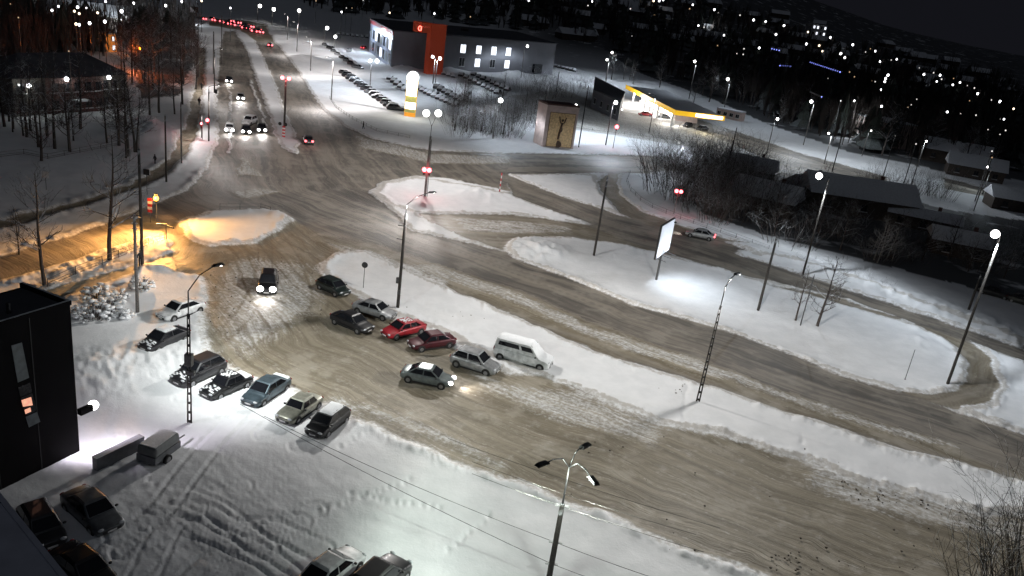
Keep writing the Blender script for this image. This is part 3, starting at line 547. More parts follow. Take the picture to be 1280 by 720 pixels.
# unlit-looking posts along the avenue, heads seen from above (their light falls on the snow)
for (hx, hy, fx, fy, pw, lab) in ((392, 47, 388, 89, 1.5, 'grey lamp post on the snow right of the avenue, third from the bend'), (373, 28, 371, 65, 1.2, 'grey lamp post on the snow right of the avenue, by the snow heaps'), (417, 72, 414, 125, 1.6, 'grey lamp post on the snow right of the avenue, nearest the bend'),
        (361, 18, 359, 51, .7, 'grey lamp post right of the avenue, just past the traffic queue'), (262, 105, 261, 178, .45, 'black lamp post on the snow strip left of the avenue at the stop line'), (269, 60, 268, 117, .5, 'dark lamp post on the snow strip left of the avenue with a bin beside it'),
        (209, 250, 240, 232, 0, ''), (300, 25, 297, 52, .0, ''), (815, 118, 811, 167, .6, 'slim lamp post in front of the fuel station forecourt'), (850, 176, 846, 222, .5, 'slim dark lamp post in the thicket by the side road')):
    if not lab: continue
    b = G(fx, fy); h = height(b, hy); street_lamp(b, h-.9, (1.2 if fx < 300 else -1.3, .3), .4, lab, 'darkpole' if fx < 300 else 'concrete', power=KW*pw, col=PINK if fx < 430 else MALL, extra=.8, wide=160, tilt=.9 if fx < 300 else .2)
# ------------------------------------------------------------- traffic signals and signs
def signal(base, z, label, state='red', pole=True, lamps=1, face=(0, -1), glow=60, r=.28, group='traffic lights'):
    t = thing('traffic_light', label, 'traffic light', base, 0, group)
    a = math.atan2(face[1], face[0])
    if pole: MB().tube((0, 0, -.2), (0, 0, z+.3), .07, .06, 8).build('pole', 'concrete', t)
    for k in range(lamps):
        off = Vector((-face[1], face[0], 0))*((k-(lamps-1)/2)*.75); c = off+Vector((face[0], face[1], 0))*.22
        hd = MB().box(c+Vector((0, 0, z)), (.26, .36, 1.05), a).build('signal_head', 'trim', t)
        for q, zz in enumerate((.34, 0, -.34)):
            lit = (state == 'red' and q == 0) or (state == 'amber' and q == 1) or (state == 'redred' and q != 1)
            cc = c+Vector((face[0]*.16, face[1]*.16, z+zz))
            MB().ball(cc, r if lit else .11, 10, 6).build('lens', {'red': 'redlit', 'redred': 'redlit', 'amber': 'amberlit'}[state] if lit else 'glass', hd, True)
            if lit: MB().ball(cc+Vector((face[0], face[1], 0))*.14, r*.62, 8, 6).build('lens_core', 'redhot' if state != 'amber' else 'amberlit', hd, True)
    if glow: lamp('POINT', t, (face[0]*.9, face[1]*.9, z), glow, (1, .10, .12) if state != 'amber' else (1, .45, .05), .2)
    return t
b = G(531, 246); signal(b+Vector((0, -.3, 0)), height(b, 214), 'twin red traffic light hung on the tall lamp post of the traffic island', 'red', False, 2, glow=80, r=.36)
b = G(842, 268); signal(b, height(b, 241), 'red traffic light among bushes behind the billboard', 'red', True, 2, glow=30, r=.32)
b = G(766, 186); signal(b, height(b, 160), 'red traffic light at the fuel station entrance', 'red', True, 1, glow=60, r=.45)
b = G(253, 177); signal(b, 2.9, 'small red pedestrian signal at the crossing left of the avenue', 'red', True, 1, glow=30, r=.2)
b = G(261, 178); signal(b+Vector((0, -.2, 0)), height(b, 152), 'red traffic light fixed to the black lamp post left of the avenue', 'red', False, 1, glow=60, r=.3)
b = G(188, 278); hz_ = height(b, 258)
t = thing('road_sign', 'red and white striped road sign beside the amber traffic light', 'road sign', b); MB().tube((0, 0, -.1), (0, 0, hz_+.8), .04, .04, 6).build('post', 'steel', t)
s_ = MB()
for k in range(5): s_.mi = k % 2; s_.box((0, -.06, hz_-.55+k*.35), (.55, .05, .35))
s_.build('sign_face', ['stripe_r', 'stripe_w'], t)
b = G(196, 277); z = height(b, 247); t = signal(b, z, 'amber traffic light glowing over the orange-lit snow at the left', 'amber', True, 1, (.35, -.93), 0, .33)
for q_, e_, sp_ in (((300, 288), 10500, 85), ((236, 300), 6000, 80), ((160, 318), 26000, 80), ((100, 330), 20000, 80), ((40, 322), 16000, 50), ((130, 290), 9000, 70), ((215, 262), 1500, 80)):
    aim_ = G(*q_)-b-Vector((0, 0, z)); lamp('SPOT', t, (.35, -.5, z+.1), e_*1.1, (1, .47, .13), .25, sp_, 1.0, aim_)
lamp('POINT', t, (.2, -.8, z+.2), 260, (1, .5, .1), .2)
b = G(208, 302); t = thing('road_sign', 'low arrow-shaped sign on a short post at the end of the railing', 'road sign', b); MB().tube((0, 0, 0), (0, 0, 1.9), .05, .05, 6).build('post', 'trim', t); MB().box((-.5, 0, 2.0), (1.1, .08, .22), .3).box((.5, 0, 1.85), (1.1, .08, .22), -.5).build('sign_arm', 'trim', t)
# mast on the median with red lamps, striped board, round signs
b = G(355, 172); h = height(b, 99); t = pole_thing('signal_mast', 'tall black mast on the avenue median with two red lamps on top', 'signal mast', b, h, .22, .16, 'darkpole')
MB().tube((-.7, 0, h), (.7, 0, h), .05, .05, 6).build('crossarm', 'steel', t)
for sx in (-1, 1): MB().ball((sx*.62, -.1, h+.2), .36, 10, 6).build('red_lamp', 'redlit', t, True); MB().ball((sx*.62, -.4, h+.22), .2, 10, 6).build('lamp_core', 'redhot', t, True)
lamp('POINT', t, (0, -1.1, h+.4), 120, (1, .12, .12), .3)
s_ = MB()
for k in range(7): s_.mi = k % 2; s_.box((0, -.3, .3+k*.3), (.55, .08, .3))
s_.build('striped_board', ['stripe_r', 'stripe_w'], t)
for sx in (-.75, .35): MB().tube((sx, -.3, 2.6), (sx, -.36, 2.6), .32, .32, 14).build('round_sign', 'trim', t)
b = G(454, 361); z = height(b, 331); t = thing('road_sign', 'round sign seen edge-dark on a thin post behind the dark green hatchback', 'road sign', b); MB().tube((0, 0, -.1), (0, 0, z+.2), .035, .035, 6).build('post', 'steel', t); MB().tube((0, -.05, z), (0, -.09, z), .33, .33, 16).build('sign_face', 'trim', t)
b = G(58, 238); z = height(b, 218); t = thing('road_sign', 'small white square sign on a post at the far left lane', 'road sign', b); MB().tube((0, 0, -.1), (0, 0, z), .04, .04, 6).build('post', 'steel', t); MB().box((0, -.05, z), (.9, .05, .9)).build('sign_face', 'signwhite' if False else 'stripe_w', t)
b = G(184, 245); z = height(b, 215); t = thing('road_sign', 'dark square sign on a post on the snow bank beside the tall pole', 'road sign', b); MB().tube((0, 0, -.1), (0, 0, z), .05, .05, 6).build('post', 'steel', t); MB().box((0, -.05, z), (.8, .06, .8)).build('sign_face', 'trim', t)
b = G(624, 243); z = height(b, 216); t = thing('road_sign', 'red and white banded marker post on the traffic island', 'marker post', b); s_ = MB()
for k in range(8): s_.mi = k % 2; s_.tube((0, 0, k*z/8), (0, 0, (k+1)*z/8), .09, .09, 8)
s_.build('banded_post', ['stripe_w', 'stripe_r'], t)
# billboard
b = G(820, 351); zt, zb = 0, 0
t = thing('billboard', 'large white lit billboard on a post in the snowy island', 'billboard', b)
zb = height(b, 322); L_ = [(822, 288), (840, 268), (834, 302), (816, 322)]
zt = height(b, 279); zm = zb+.4; Zt = zt+1.0
d = Vector((armto(b, zm+1.6, 840, 288)[0]-armto(b, zm+1.6, 817, 303)[0], armto(b, zm+1.6, 840, 288)[1]-armto(b, zm+1.6, 817, 303)[1], 0)); wdt = 5.6; d.normalize(); nrm = Vector((d.y, -d.x, 0))
if nrm.y > 0: nrm = -nrm
ba = math.atan2(d.y, d.x)
MB().tube((0, 0, -.2), (0, 0, zb+1.2), .16, .14, 10).build('post', 'steel', t)
hb = 4.4; zc = zb+hb/2+.35
MB().box(Vector((0, 0, zc)), (wdt, .22, hb), ba).build('board_frame', 'trim', t); MB().box(nrm*.13+Vector((0, 0, zc)), (wdt-.25, .04, hb-.25), ba).build('board_sheet', 'board', t)
for q in (-.35, 0, .35): MB().path([d*wdt*q+Vector((0, 0, zc-hb/2)), d*wdt*q+nrm*1.3+Vector((0, 0, zc-hb/2-.15))], .04, 5).build('floodlight_arm', 'steel', t)
for q in (-.3, .3): lamp('SPOT', t, d*wdt*q+nrm*1.5+Vector((0, 0, zc-hb/2-.1)), 260, (.85, .92, 1), .1, 110, .6, Vector((0, 0, 1))-nrm*.55)
MB().box(nrm*.9+Vector((0, 0, zc+hb/2+.1)), (.3, .25, .15), ba).build('floodlight', 'trim', t)
lamp('SPOT', t, nrm*1.1+Vector((0, 0, zc+hb/2)), 1700, (.80, .90, 1), .4, 100, .9, nrm*.45+Vector((0, 0, -1)))
# ------------------------------------------------------------- wires
def wire(name, p0, p1, sag, r, m, label, grp='overhead wires'):
    pts = [p0.lerp(p1, k/16)-Vector((0, 0, sag*4*(k/16)*(1-k/16))) for k in range(17)]
    tag(MB().path(pts, r, 4).build(name, m), label, 'wire', grp)
Cb, Ch = CP; 
def rayz(px, py, z): d = ray(px, py); tt = (H-z)/-d.z; return EYE+d*tt
wire('overhead_wire', Cb+Vector((0, 0, Ch-2.6)), rayz(330, 520, 6.5), .3, .014, 'wire', 'upper dark wire running left from the three headed lamp')
wire('overhead_wire', Cb+Vector((0, 0, Ch-4.1)), rayz(300, 505, 4.5), .3, .016, 'wire', 'lower dark wire running left from the three headed lamp')
wire('overhead_wire', Cb+Vector((0, 0, Ch-2.6)), rayz(1050, 790, 6), .3, .014, 'wire', 'upper dark wire running right from the three headed lamp')
wire('overhead_wire', Cb+Vector((0, 0, Ch-4.1)), rayz(1000, 800, 5), .3, .014, 'wire', 'lower dark wire running right from the three headed lamp')
for k, (a, c, lab) in enumerate((((560, 548), (900, 660), 'top'), ((590, 577), (870, 668), 'middle'), ((590, 592), (880, 690), 'lowest'))):
    wire('overhead_wire', rayz(*a, 9.2-k*.6), rayz(*c, 9.2-k*.6), .15, .010, 'wirew', lab+' of the three bright wires crossing behind the three headed lamp')
# ------------------------------------------------------------- vehicles
KD = dict(
 sedan=dict(L=4.5, W=1.78, Ht=1.50, belt=.95, hood=.80, ws=1.22, rf=.42, rr=-.85, rb=-1.72, trunk=1.0, tw=.60),
 boxy=dict(L=4.2, W=1.70, Ht=1.47, belt=.90, hood=.84, ws=.85, rf=.35, rr=-.85, rb=-1.30, trunk=.90, tw=.66),
 hatch=dict(L=4.0, W=1.72, Ht=1.50, belt=.97, hood=.84, ws=1.22, rf=.48, rr=-1.30, rb=-1.88, trunk=.96, tw=.62),
 suv=dict(L=4.5, W=1.86, Ht=1.76, belt=1.06, hood=.95, ws=1.15, rf=.42, rr=-1.50, rb=-2.10, trunk=1.06, tw=.66),
 van=dict(L=5.5, W=2.0, Ht=2.2, belt=1.22, hood=1.08, ws=1.66, rf=.85, rr=-2.5, rb=-2.68, trunk=1.2, tw=.80))
CACHE = {}
def car_meshes(kind):
    if kind in CACHE: return CACHE[kind]
    k = KD[kind]; L, Wd, Ht = k['L'], k['W'], k['Ht']; w = Wd/2; b = k['belt']; hd = k['hood']; D = {}
    st = [(L/2, .70, .32, .60), (L/2-.06, .84, .24, .68), (L/2-.22, .95, .20, hd-.10), (L/2-.55, 1.0, .20, hd-.02), (L/2-.95, 1.0, .20, hd+.03), (k['ws'], 1.0, .20, b), (0, 1.0, .20, b+.01), (k['rb']+.1, 1.0, .20, k['trunk']+.01), (-L/2+.32, .98, .22, k['trunk']-.01), (-L/2+.10, .93, .26, k['trunk']-.06), (-L/2, .80, .34, k['trunk']-.22)]
    mb = MB(); n = 0; rows = []
    for (x, wf, zb, zt) in st:
        ww = w*wf; half = [(ww*.86, zb), (ww, zb+.16), (ww*1.0, (zb+zt)/2+.05), (ww*.965, zt-.10), (ww*.88, zt-.02), (ww*.45, zt+.02)]
        ring = [(0, zb)]+half+[(0, zt+.035)]+[(-y, z) for y, z in half[::-1]]; rows.append([(x, y, z) for y, z in ring])
    nr = len(rows[0]); V = [p for r in rows for p in r]; fs = []
    for i in range(len(rows)-1):
        for j in range(nr): fs.append((i*nr+j, i*nr+(j+1) % nr, (i+1)*nr+(j+1) % nr, (i+1)*nr+j))
    fs.append(tuple(range(nr))[::-1]); fs.append(tuple((len(rows)-1)*nr+j for j in range(nr))); mb.add(V, fs)
    D['body'] = mb.mesh('body', 'p_black', True)
    # cabin: belt ring to roof ring
    wb, wt = w*.93, w*.93*.80; zr = Ht-.05; bz = b-.03
    low = [(k['ws'], bz), (k['rb'], bz)]; top = [(k['rf'], zr), (k['rr'], zr)]
    mb = MB(); P = []
    for (x, z), ww in ((low[0], wb), (low[1], wb)):
        P += [(x, -ww, z), (x, ww, z)]
    for (x, z), ww in ((top[0], wt), (top[1], wt)): P += [(x, -ww, z), (x, ww, z)]
    mx = (k['rf']+k['rr'])/2
    P += [(k['rf']-.12, -wt*.8, Ht-.01), (k['rf']-.12, wt*.8, Ht-.01), (k['rr']+.12, -wt*.8, Ht-.01), (k['rr']+.12, wt*.8, Ht-.01)]
    mb.add(P, [(0, 4, 5, 1), (3, 7, 6, 2), (0, 2, 6, 4), (1, 5, 7, 3), (4, 8, 9, 5), (7, 11, 10, 6), (5, 9, 11, 7), (6, 10, 8, 4), (8, 10, 11, 9), (0, 1, 3, 2)]); D['cabin'] = mb.mesh('cabin', 'p_black')
    def lerp3(a, c, t): return [a[i]+(c[i]-a[i])*t for i in range(3)]
    def panel(A, B, C, Dd, n_out, u0=.07, u1=.93, v0=.12, v1=.90, off=.012):
        def pt(u, v):
            p = lerp3(lerp3(A, B, u), lerp3(Dd, C, u), v); return [p[i]+n_out[i]*off for i in range(3)]
        return pt(u0, v0), pt(u1, v0), pt(u1, v1), pt(u0, v1)
    f = MB(); q = panel(P[0], P[1], P[5], P[4], (.5, 0, .8)); f.quad(*q, th=.01); D['windscreen'] = f.mesh('windscreen', 'glass')
    f = MB(); q = panel(P[3], P[2], P[6], P[7], (-.5, 0, .8)); f.quad(*q, th=.01); D['rear_window'] = f.mesh('rear_window', 'glass')
    for sd_, (A, B, C, Dd) in ((-1, (P[2], P[0], P[4], P[6])), (1, (P[1], P[3], P[7], P[5]))):
        lo_ = (.05, .49) if sd_ < 0 else (.51, .95); hi_ = (.53, .94) if sd_ < 0 else (.06, .47)
        for nm, (u0, u1) in (('rear_side_window', lo_), ('front_side_window', hi_)):
            if kind == 'van' and nm[0] == 'r': u0, u1 = (.08, .60) if sd_ < 0 else (.40, .92)
            if kind == 'van' and nm[0] == 'f': u0, u1 = (.66, .93) if sd_ < 0 else (.07, .34)
            f = MB(); f.quad(*panel(A, B, C, Dd, (0, sd_, .15), u0, u1, .14 if kind != 'van' else .34, .88 if kind != 'van' else .74), th=.01); D.setdefault(nm, []).append(f.mesh(nm, 'glass'))
    r = .31 if kind not in ('suv', 'van') else .34; f = MB()
    f.tube((0, -.11, 0), (0, .11, 0), r, r, 18); f.mi = 1; f.tube((0, .10, 0), (0, .125, 0), r*.62, r*.55, 12); f.mi = 1; f.tube((0, -.10, 0), (0, -.125, 0), r*.62, r*.55, 12); D['wheel'] = f.mesh('wheel', ['tyre', 'rim']); D['r'] = r
    f = MB()
    for x in (L/2-.82, -L/2+.80):
        for s_ in (-1, 1): f.tube((x, s_*(w-.06), r+.02), (x, s_*(w+.004), r+.02), r+.07, r+.05, 18)
    f.box((0, 0, .24), (L-1.2, Wd-.06, .12)); D['wheel_arches'] = f.mesh('wheel_arches', 'trim')
    f = MB(); f.ball((0, 0, 0), 1, 10, 6, (.10, .19, .085)); D['headlight'] = f.mesh('headlight', 'lens', True); f = MB(); f.ball((0, 0, 0), 1, 10, 6, (.06, .17, .12 if kind != 'van' else .28)); D['tail'] = f.mesh('tail_light', 'tail', True)
    f = MB(); f.ball((0, 0, 0), 1, 8, 6, (.08, .11, .075)); D['mirror'] = f.mesh('mirror', 'trim', True)
    f = MB(); f.box((L/2-.015, 0, .42), (.05, 1.05, .18), 0).box((L/2-.05, 0, .62), (.06, .75, .09)); f.box((-L/2+.02, 0, .38), (.05, 1.2, .12)); D['grille'] = f.mesh('grille', 'trim')
    f = MB(); f.box((L/2+.015, 0, .42), (.02, .52, .11)).box((-L/2-.012, 0, .6), (.02, .52, .11)); D['plate'] = f.mesh('number_plate', 'plate')
    # snow pieces: roof slab, bonnet slab, boot slab with uneven edges
    def slab(x0, x1, y, z, th, seed, hole=.0, dz=0):
        R = random.Random(seed); f = MB(); nx, ny = 9, 8; V = []; k0 = {}
        for i in range(nx+1):
            for j in range(ny+1):
                u, v = i/nx, j/ny; e = min(u, 1-u, v, 1-v); xx = x0+(x1-x0)*u+R.uniform(-.03, .03); yy = -y+2*y*v+R.uniform(-.02, .02)
                V.append((xx, yy, z+dz*(u-.5)+(th*R.uniform(.6, 1.2) if e > .01 else -.02)-abs(v-.5)**2*.08))
        fs = [(i*(ny+1)+j, (i+1)*(ny+1)+j, (i+1)*(ny+1)+j+1, i*(ny+1)+j+1) for i in range(nx) for j in range(ny) if R.random() >= hole]
        f.add(V, fs); return f.mesh('snow_cover', 'snow', True)
    D['s_roof'] = slab(k['rr']-.02, k['rf']+.02, wt*.93, Ht-.012, .05, 1); D['s_hood'] = slab(k['ws']+.1, L/2-.18, w*.80, (b+hd)/2-.01, .05, 2, 0, -(b-hd)*1.2); D['s_boot'] = slab(-L/2+.15, k['rb']-.02, w*.78, k['trunk']+.03, .05, 3)
    D['s_roof_p'] = slab(k['rr']+.1, k['rf']-.05, wt*.85, Ht-.012, .04, 4, .55); D['s_hood_p'] = slab(k['ws']+.15, L/2-.22, w*.78, (b+hd)/2-.005, .035, 5, .5, -(b-hd)*1.2)
    # deep blanket over everything for cars left under snow
    f = MB(); V = []; nx, ny = 16, 8; R = random.Random(9)
    for i in range(nx+1):
        x = L/2+.02-(L+.04)*i/nx
        if x > k['ws']: zz = b+(hd-.05-b)*(x-k['ws'])/(L/2-k['ws'])
        elif x > k['rf']: zz = b+(Ht-b)*(k['ws']-x)/(k['ws']-k['rf'])
        elif x > k['rr']: zz = Ht
        elif x > k['rb']: zz = Ht+(k['trunk']-Ht)*(k['rr']-x)/(k['rr']-k['rb'])
        else: zz = k['trunk']-.02
        for j in range(ny+1):
            v = j/ny*2-1; e = abs(v)**3; V.append((x, v*w*(.97-.16*max(0, zz-b)/(Ht-b)), zz+.10-.20*e+R.uniform(-.02, .03)-(.12 if i in (0, nx) else 0)))
    f.add(V, [(i*(ny+1)+j+1, i*(ny+1)+j, (i+1)*(ny+1)+j, (i+1)*(ny+1)+j+1)[::-1] for i in range(nx) for j in range(ny)]); D['s_all'] = f.mesh('snow_cover', 'snow', True)
    CACHE[kind] = D; return D
def setmat(o, m):
    for sl in o.material_slots[:1]: sl.link = 'OBJECT'; sl.material = M[m]
def car(kind, rear, front, paint, label, name=None, snow=(), lights=False, tails=False, detail=2, group='cars parked and driving around the junction', beam=0, centre=None, ang=None, z=0, cat='car', big=0):
    k = KD[kind]; D = car_meshes(kind); L, Wd = k['L'], k['W']; w = Wd/2
    if centre is None: A, B = G(*rear), G(*front); c = (A+B)/2; ang = math.atan2(B.y-A.y, B.x-A.x)
    else: c = centre
    nm = name or {'sedan': 'sedan_car', 'boxy': 'sedan_car', 'hatch': 'hatchback_car', 'suv': 'offroad_car', 'van': 'panel_van'}[kind]
    t = thing(nm, label, cat, (c.x, c.y, c.z+z), ang, group)
    o = link('body', D['body'], t); setmat(o, 'p_'+paint)
    if detail > 1: sm = o.modifiers.new('smooth', 'SUBSURF'); sm.levels = 1; sm.render_levels = 2 if detail > 2 else 1
    cb = link('cabin', D['cabin'], t); setmat(cb, 'p_'+paint)
    if detail > 1: bv = cb.modifiers.new('round', 'BEVEL'); bv.width = .10; bv.segments = 3
    for nmw in ('windscreen', 'rear_window'): link(nmw, D[nmw], t)
    for nmw in ('rear_side_window', 'front_side_window'):
        for me in D[nmw]: link(nmw, me, t)
    if detail > 0:
        link('wheel_arches', D['wheel_arches'], t)
        for x in (L/2-.82, -L/2+.80):
            for s_ in (-1, 1): link('wheel', D['wheel'], t, (x, s_*(w-.10), D['r']))
        if detail > 1:
            link('grille', D['grille'], t); link('number_plate', D['plate'], t)
            for s_ in (-1, 1): link('mirror', D['mirror'], t, (k['ws']-.25, s_*(w+.06), k['belt']+.02))
    for s_ in (-1, 1):
        hl = link('headlight', D['headlight'], t, (L/2-.10, s_*w*.66, k['hood']-.17)); tl = link('tail_light', D['tail'], t, (-L/2+.06, s_*w*.70, k['trunk']-.20))
        if lights: setmat(hl, 'headlit'); hl.scale = (2.2+big, 1.0+big*.6, 2.0+big)
        if tails: setmat(tl, 'taillit'); tl.scale = (2+big, 1.3+big*.4, 1.4+big)
    for s_ in snow: so_ = link('snow_cover', D['s_'+s_], t)
    if beam:
        lamp('SPOT', t, (L/2+.25, 0, .75), beam, (1, .95, .92), .25, 95, .8, (1, 0, -.30))
    return t
CARS = [ # kind, rear px, front px, paint, label, snow, kwargs
 ('sedan', (250,386), (201,402), 'white', 'white sedan parked nose left behind the dark lattice lamp post', (), {}),
 ('sedan', (229,421), (181,441), 'dark', 'dark sedan with snow on its bonnet edge and roof, parked below the white sedan', ('roof', 'hood_p'), {}),
 ('suv', (274,461), (222,484), 'dark', 'large dark hatchback behind the lattice lamp post in the near parked row', ('hood_p',), {}),
 ('boxy', (308,478), (257,500), 'black', 'boxy black sedan with snow patches on its roof and bonnet', ('roof_p', 'hood_p', 'boot'), {}),
 ('sedan', (355,481), (309,511), 'bluegrey', 'blue-grey clean sedan in the near parked row', ('boot',), {}),
 ('boxy', (395,503), (352,533), 'beige', 'old boxy beige sedan between the blue-grey and the black car', (), {}),
 ('hatch', (427,521), (391,549), 'black', 'black hatchback with a snow slab on its roof at the end of the near row', ('roof',), {}),
 ('suv', (338,348), (332,374), 'black', 'dark car driving towards the viewer with headlights on in the middle of the lot', (), dict(lights=True, beam=450, big=1.3)),
 ('hatch', (399,357), (434,373), 'green', 'dark green hatchback standing alone at the snow bank beside the round sign', (), {}),
 ('sedan', (421,401), (459,417), 'black', 'black sedan half hidden in front of the silver sedan by the lamp post', (), {}),
 ('sedan', (446,387), (490,400), 'silver', 'silver-grey sedan at the foot of the black lamp post', (), {}),
 ('sedan', (528,412), (479,424), 'red', 'bright red sedan in the far parked row', ('roof_p',), {}),
 ('sedan', (564,430), (513,437), 'maroon', 'dark maroon sedan overlapping the red one', (), {}),
 ('suv', (569,453), (618,468), 'silver', 'silver hatchback parked behind the white van', (), {}),
 ('van', (619,443), (688,462), 'white', 'white van with thick snow on roof and windscreen', ('all',), dict(cat='van', group='vans')),
 ('sedan', (503,471), (565,484), 'teal', 'grey-green sedan driving along the lot with headlights on', (), dict(lights=True, beam=350)),
 ('sedan', (896,302), (853,293), 'silver', 'silver sedan driving left on the upper lane behind the billboard', (), dict(lights=False, tails=True, beam=120)),
 ('sedan', (90,624), (143,672), 'grey', 'dark grey sedan in the shaded yard below the black building', (), {}),
 ('hatch', (40,645), (66,690), 'dark', 'black car in deep shade at the parapet, left of the grey sedan', (), {}),
 ('sedan', (82,703), (128,742), 'black', 'black car in deep shade at the bottom left corner', (), {}),
 ('sedan', (383,748), (440,702), 'white', 'white sedan cut by the bottom edge of the picture', (), {}),
 ('suv', (448,758), (494,716), 'black', 'black car beside the white one at the bottom edge', (), {}),
 ('sedan', (1226,366), (1256,374), 'black', 'black car at the right edge behind the snow bank, left one of two', (), {}),
 ('sedan', (1262,376), (1296,386), 'black', 'black car at the far right edge behind the snow bank', (), {}),
 ('sedan', (379,168), (389,183), 'dark', 'car turning right off the avenue with red tail lights at the bend', (), dict()),
 ('hatch', (868,158), (850,160), 'black', 'dark car waiting beside the forecourt of the fuel station, left of two', (), dict(detail=1)),
 ('sedan', (886,163), (868,163), 'dark', 'dark sedan beside the forecourt, right of two', ('roof',), dict(detail=1)),
 ('sedan', (814,146), (798,144), 'red', 'red sedan at the fuel pumps', (), dict(detail=1, tails=True)),
 ('sedan', (836,149), (822,147), 'grey', 'grey car at the fuel pumps behind the red one', (), dict(detail=1)),
 ('sedan', (762,134), (781,142), 'dark', 'dark car with headlights on leaving the forecourt', (), dict(detail=1, lights=True, beam=300)),
 ('hatch', (451,62), (458,61), 'red', 'red car by the mall entrance', (), dict(detail=1, tails=True)),
 ('hatch', (433,65), (440,64), 'white', 'white car by the mall entrance next to the red one', (), dict(detail=1, lights=True)),
]
for kind, r_, f_, paint, lab, snow, kw in CARS:
    c_ = (G(*r_)-EYE).length
    if 'detail' not in kw: kw['detail'] = 3 if c_ < 75 else 2
    if 'red tail lights at the bend' in lab: r_, f_ = (388, 186), (382, 172); kw['tails'] = True; kw['big'] = .3
    car(kind, r_, f_, paint, lab, snow=snow, **kw)
# oncoming cars on the avenue
for (f_, r_, paint, lab, bm) in (((286,170),(288,158),'white','white car in the left lane of three waiting at the stop line',500), ((308,172),(307,160),'dark','dark car in the middle lane at the stop line',600), ((328,170),(326,158),'dark','dark car in the right lane at the stop line',900),
        ((301,129),(300,120),'silver','oncoming car alone halfway down the avenue',900), ((286,107),(287,99),'black','furthest oncoming car in the left lane of the avenue',300)):
    car('sedan', r_, f_, paint, lab, lights=True, beam=bm, detail=1, big=.9, group='cars coming down the avenue')
car('suv', (307.5,155), (308,163), 'white', 'white roofed car right behind the middle car at the stop line', detail=1, group='cars coming down the avenue', centre=G(307.5, 157)+Vector((0, 2, 0)), ang=math.radians(-92))
car('sedan', (339,62), (336,55), 'dark', 'single car driving away up the avenue with red tail lights', tails=True, detail=1, big=1.2, group='cars driving away')
jam = [(247,24),(253,25),(259,26),(264,25),(269,27),(274,28),(279,30),(284,31),(289,31),(294,33),(299,34),(303,36),(307,37),(311,38),(315,40),(319,41),(323,40),(326,42),(313,35),(305,33),(297,30),(288,28)]
for i, (px, py) in enumerate(jam):
    nx, ny = jam[i-1] if 0 < i < 18 else (px-5, py-1.2)
    A = G(px, py); B = G(nx, ny); a = math.atan2(B.y-A.y, B.x-A.x)
    car('sedan', None, None, ['dark', 'grey', 'white', 'black'][i % 4], 'car in the long queue of glowing red tail lights at the top of the avenue', centre=A, ang=a, tails=True, detail=0, big=1.8, group='queue of cars at the top of the avenue')
# snowed-in cars on the mall lots: row start, row end, count, nose direction (px)
ROWS = [((408,58),(447,86),8,(9,2),.5,'dark car in the short row along the avenue side of the mall yard'), ((431,93),(494,138),14,(10,1),.35,'car in the long slanting row between avenue and fuel price column'), ((488,100),(506,114),5,(8,-3),.9,'snow covered car in the row left of the fuel price column'),
        ((524,113),(570,134),10,(9,-3),1,'snow covered car in the double row right of the fuel price column'), ((546,111),(577,128),7,(9,-3),1,'snow covered car in the double row behind, before the thicket'), ((577,96),(622,118),9,(9,-3),1,'snow covered car in the long row in front of the mall wall'), ((592,95),(634,114),8,(9,-3),1,'snow covered car in the row closest to the mall wall'),
        ((548,92),(566,97),4,(3,6),.8,'snow covered car at the foot of the red portal'), ((422,44),(458,48),7,(4,2),.8,'snow covered car on the far lot left of the mall'), ((694,84),(718,90),6,(5,-3),.9,'dark car on the lot right of the mall')]
for (p0, p1, n, dv, cov, lab) in ROWS:
    for i in range(n):
        u = i/(n-1); x, y = p0[0]+(p1[0]-p0[0])*u, p0[1]+(p1[1]-p0[1])*u; A = G(x-dv[0]/2, y-dv[1]/2); B = G(x+dv[0]/2, y+dv[1]/2)
        a = math.atan2(B.y-A.y, B.x-A.x)+RND.uniform(-.05, .05)
        car(RND.choice(['sedan', 'hatch', 'suv']), None, None, RND.choice(['black', 'dark', 'grey', 'dark']), lab, centre=(A+B)/2, ang=a, snow=('all',) if RND.random() < cov else ('roof',), detail=1 if False else 0, group=lab+'s')
# covered trailer and low bed
b = G(199, 574); b2 = G(128, 590); a = math.atan2(G(214, 549).y-G(182, 572).y, G(214, 549).x-G(182, 572).x)
t = thing('trailer', 'grey tarpaulin covered trailer with a wheel beside the dark yard', 'trailer', b, a)
MB().box((0, 0, .7), (2.5, 1.45, .5)).build('bed', 'shed', t); tm = MB().box((0, 0, 1.28), (2.5, 1.5, .66), 0, .94).build('tarpaulin', 'tarp', t); bvt = tm.modifiers.new('round', 'BEVEL'); bvt.width = .16; bvt.segments = 4
MB().box((0, 0, 1.625), (2.15, 1.15, .05)).build('snow_cover', 'snow', t)
for s_ in (-1, 1): link('wheel', car_meshes('suv')['wheel'], t, (-.2, s_*.8, .34))
MB().path([(1.5, 0, .5), (2.6, 0, .45)], .05, 6).build('drawbar', 'steel', t)
A, B = G(119, 592), G(178, 563); d = (B-A); a2_ = math.atan2(d.y, d.x)
tag(link('concrete_barrier', MB().box((0, 0, .55), (d.length, .45, 1.1)).box((0, 0, 1.14), (d.length, .5, .08)).mesh('concrete_barrier', 'shed'), None, (A+B)/2, a2_), 'long low grey wall running from the building to the covered trailer', 'low wall')
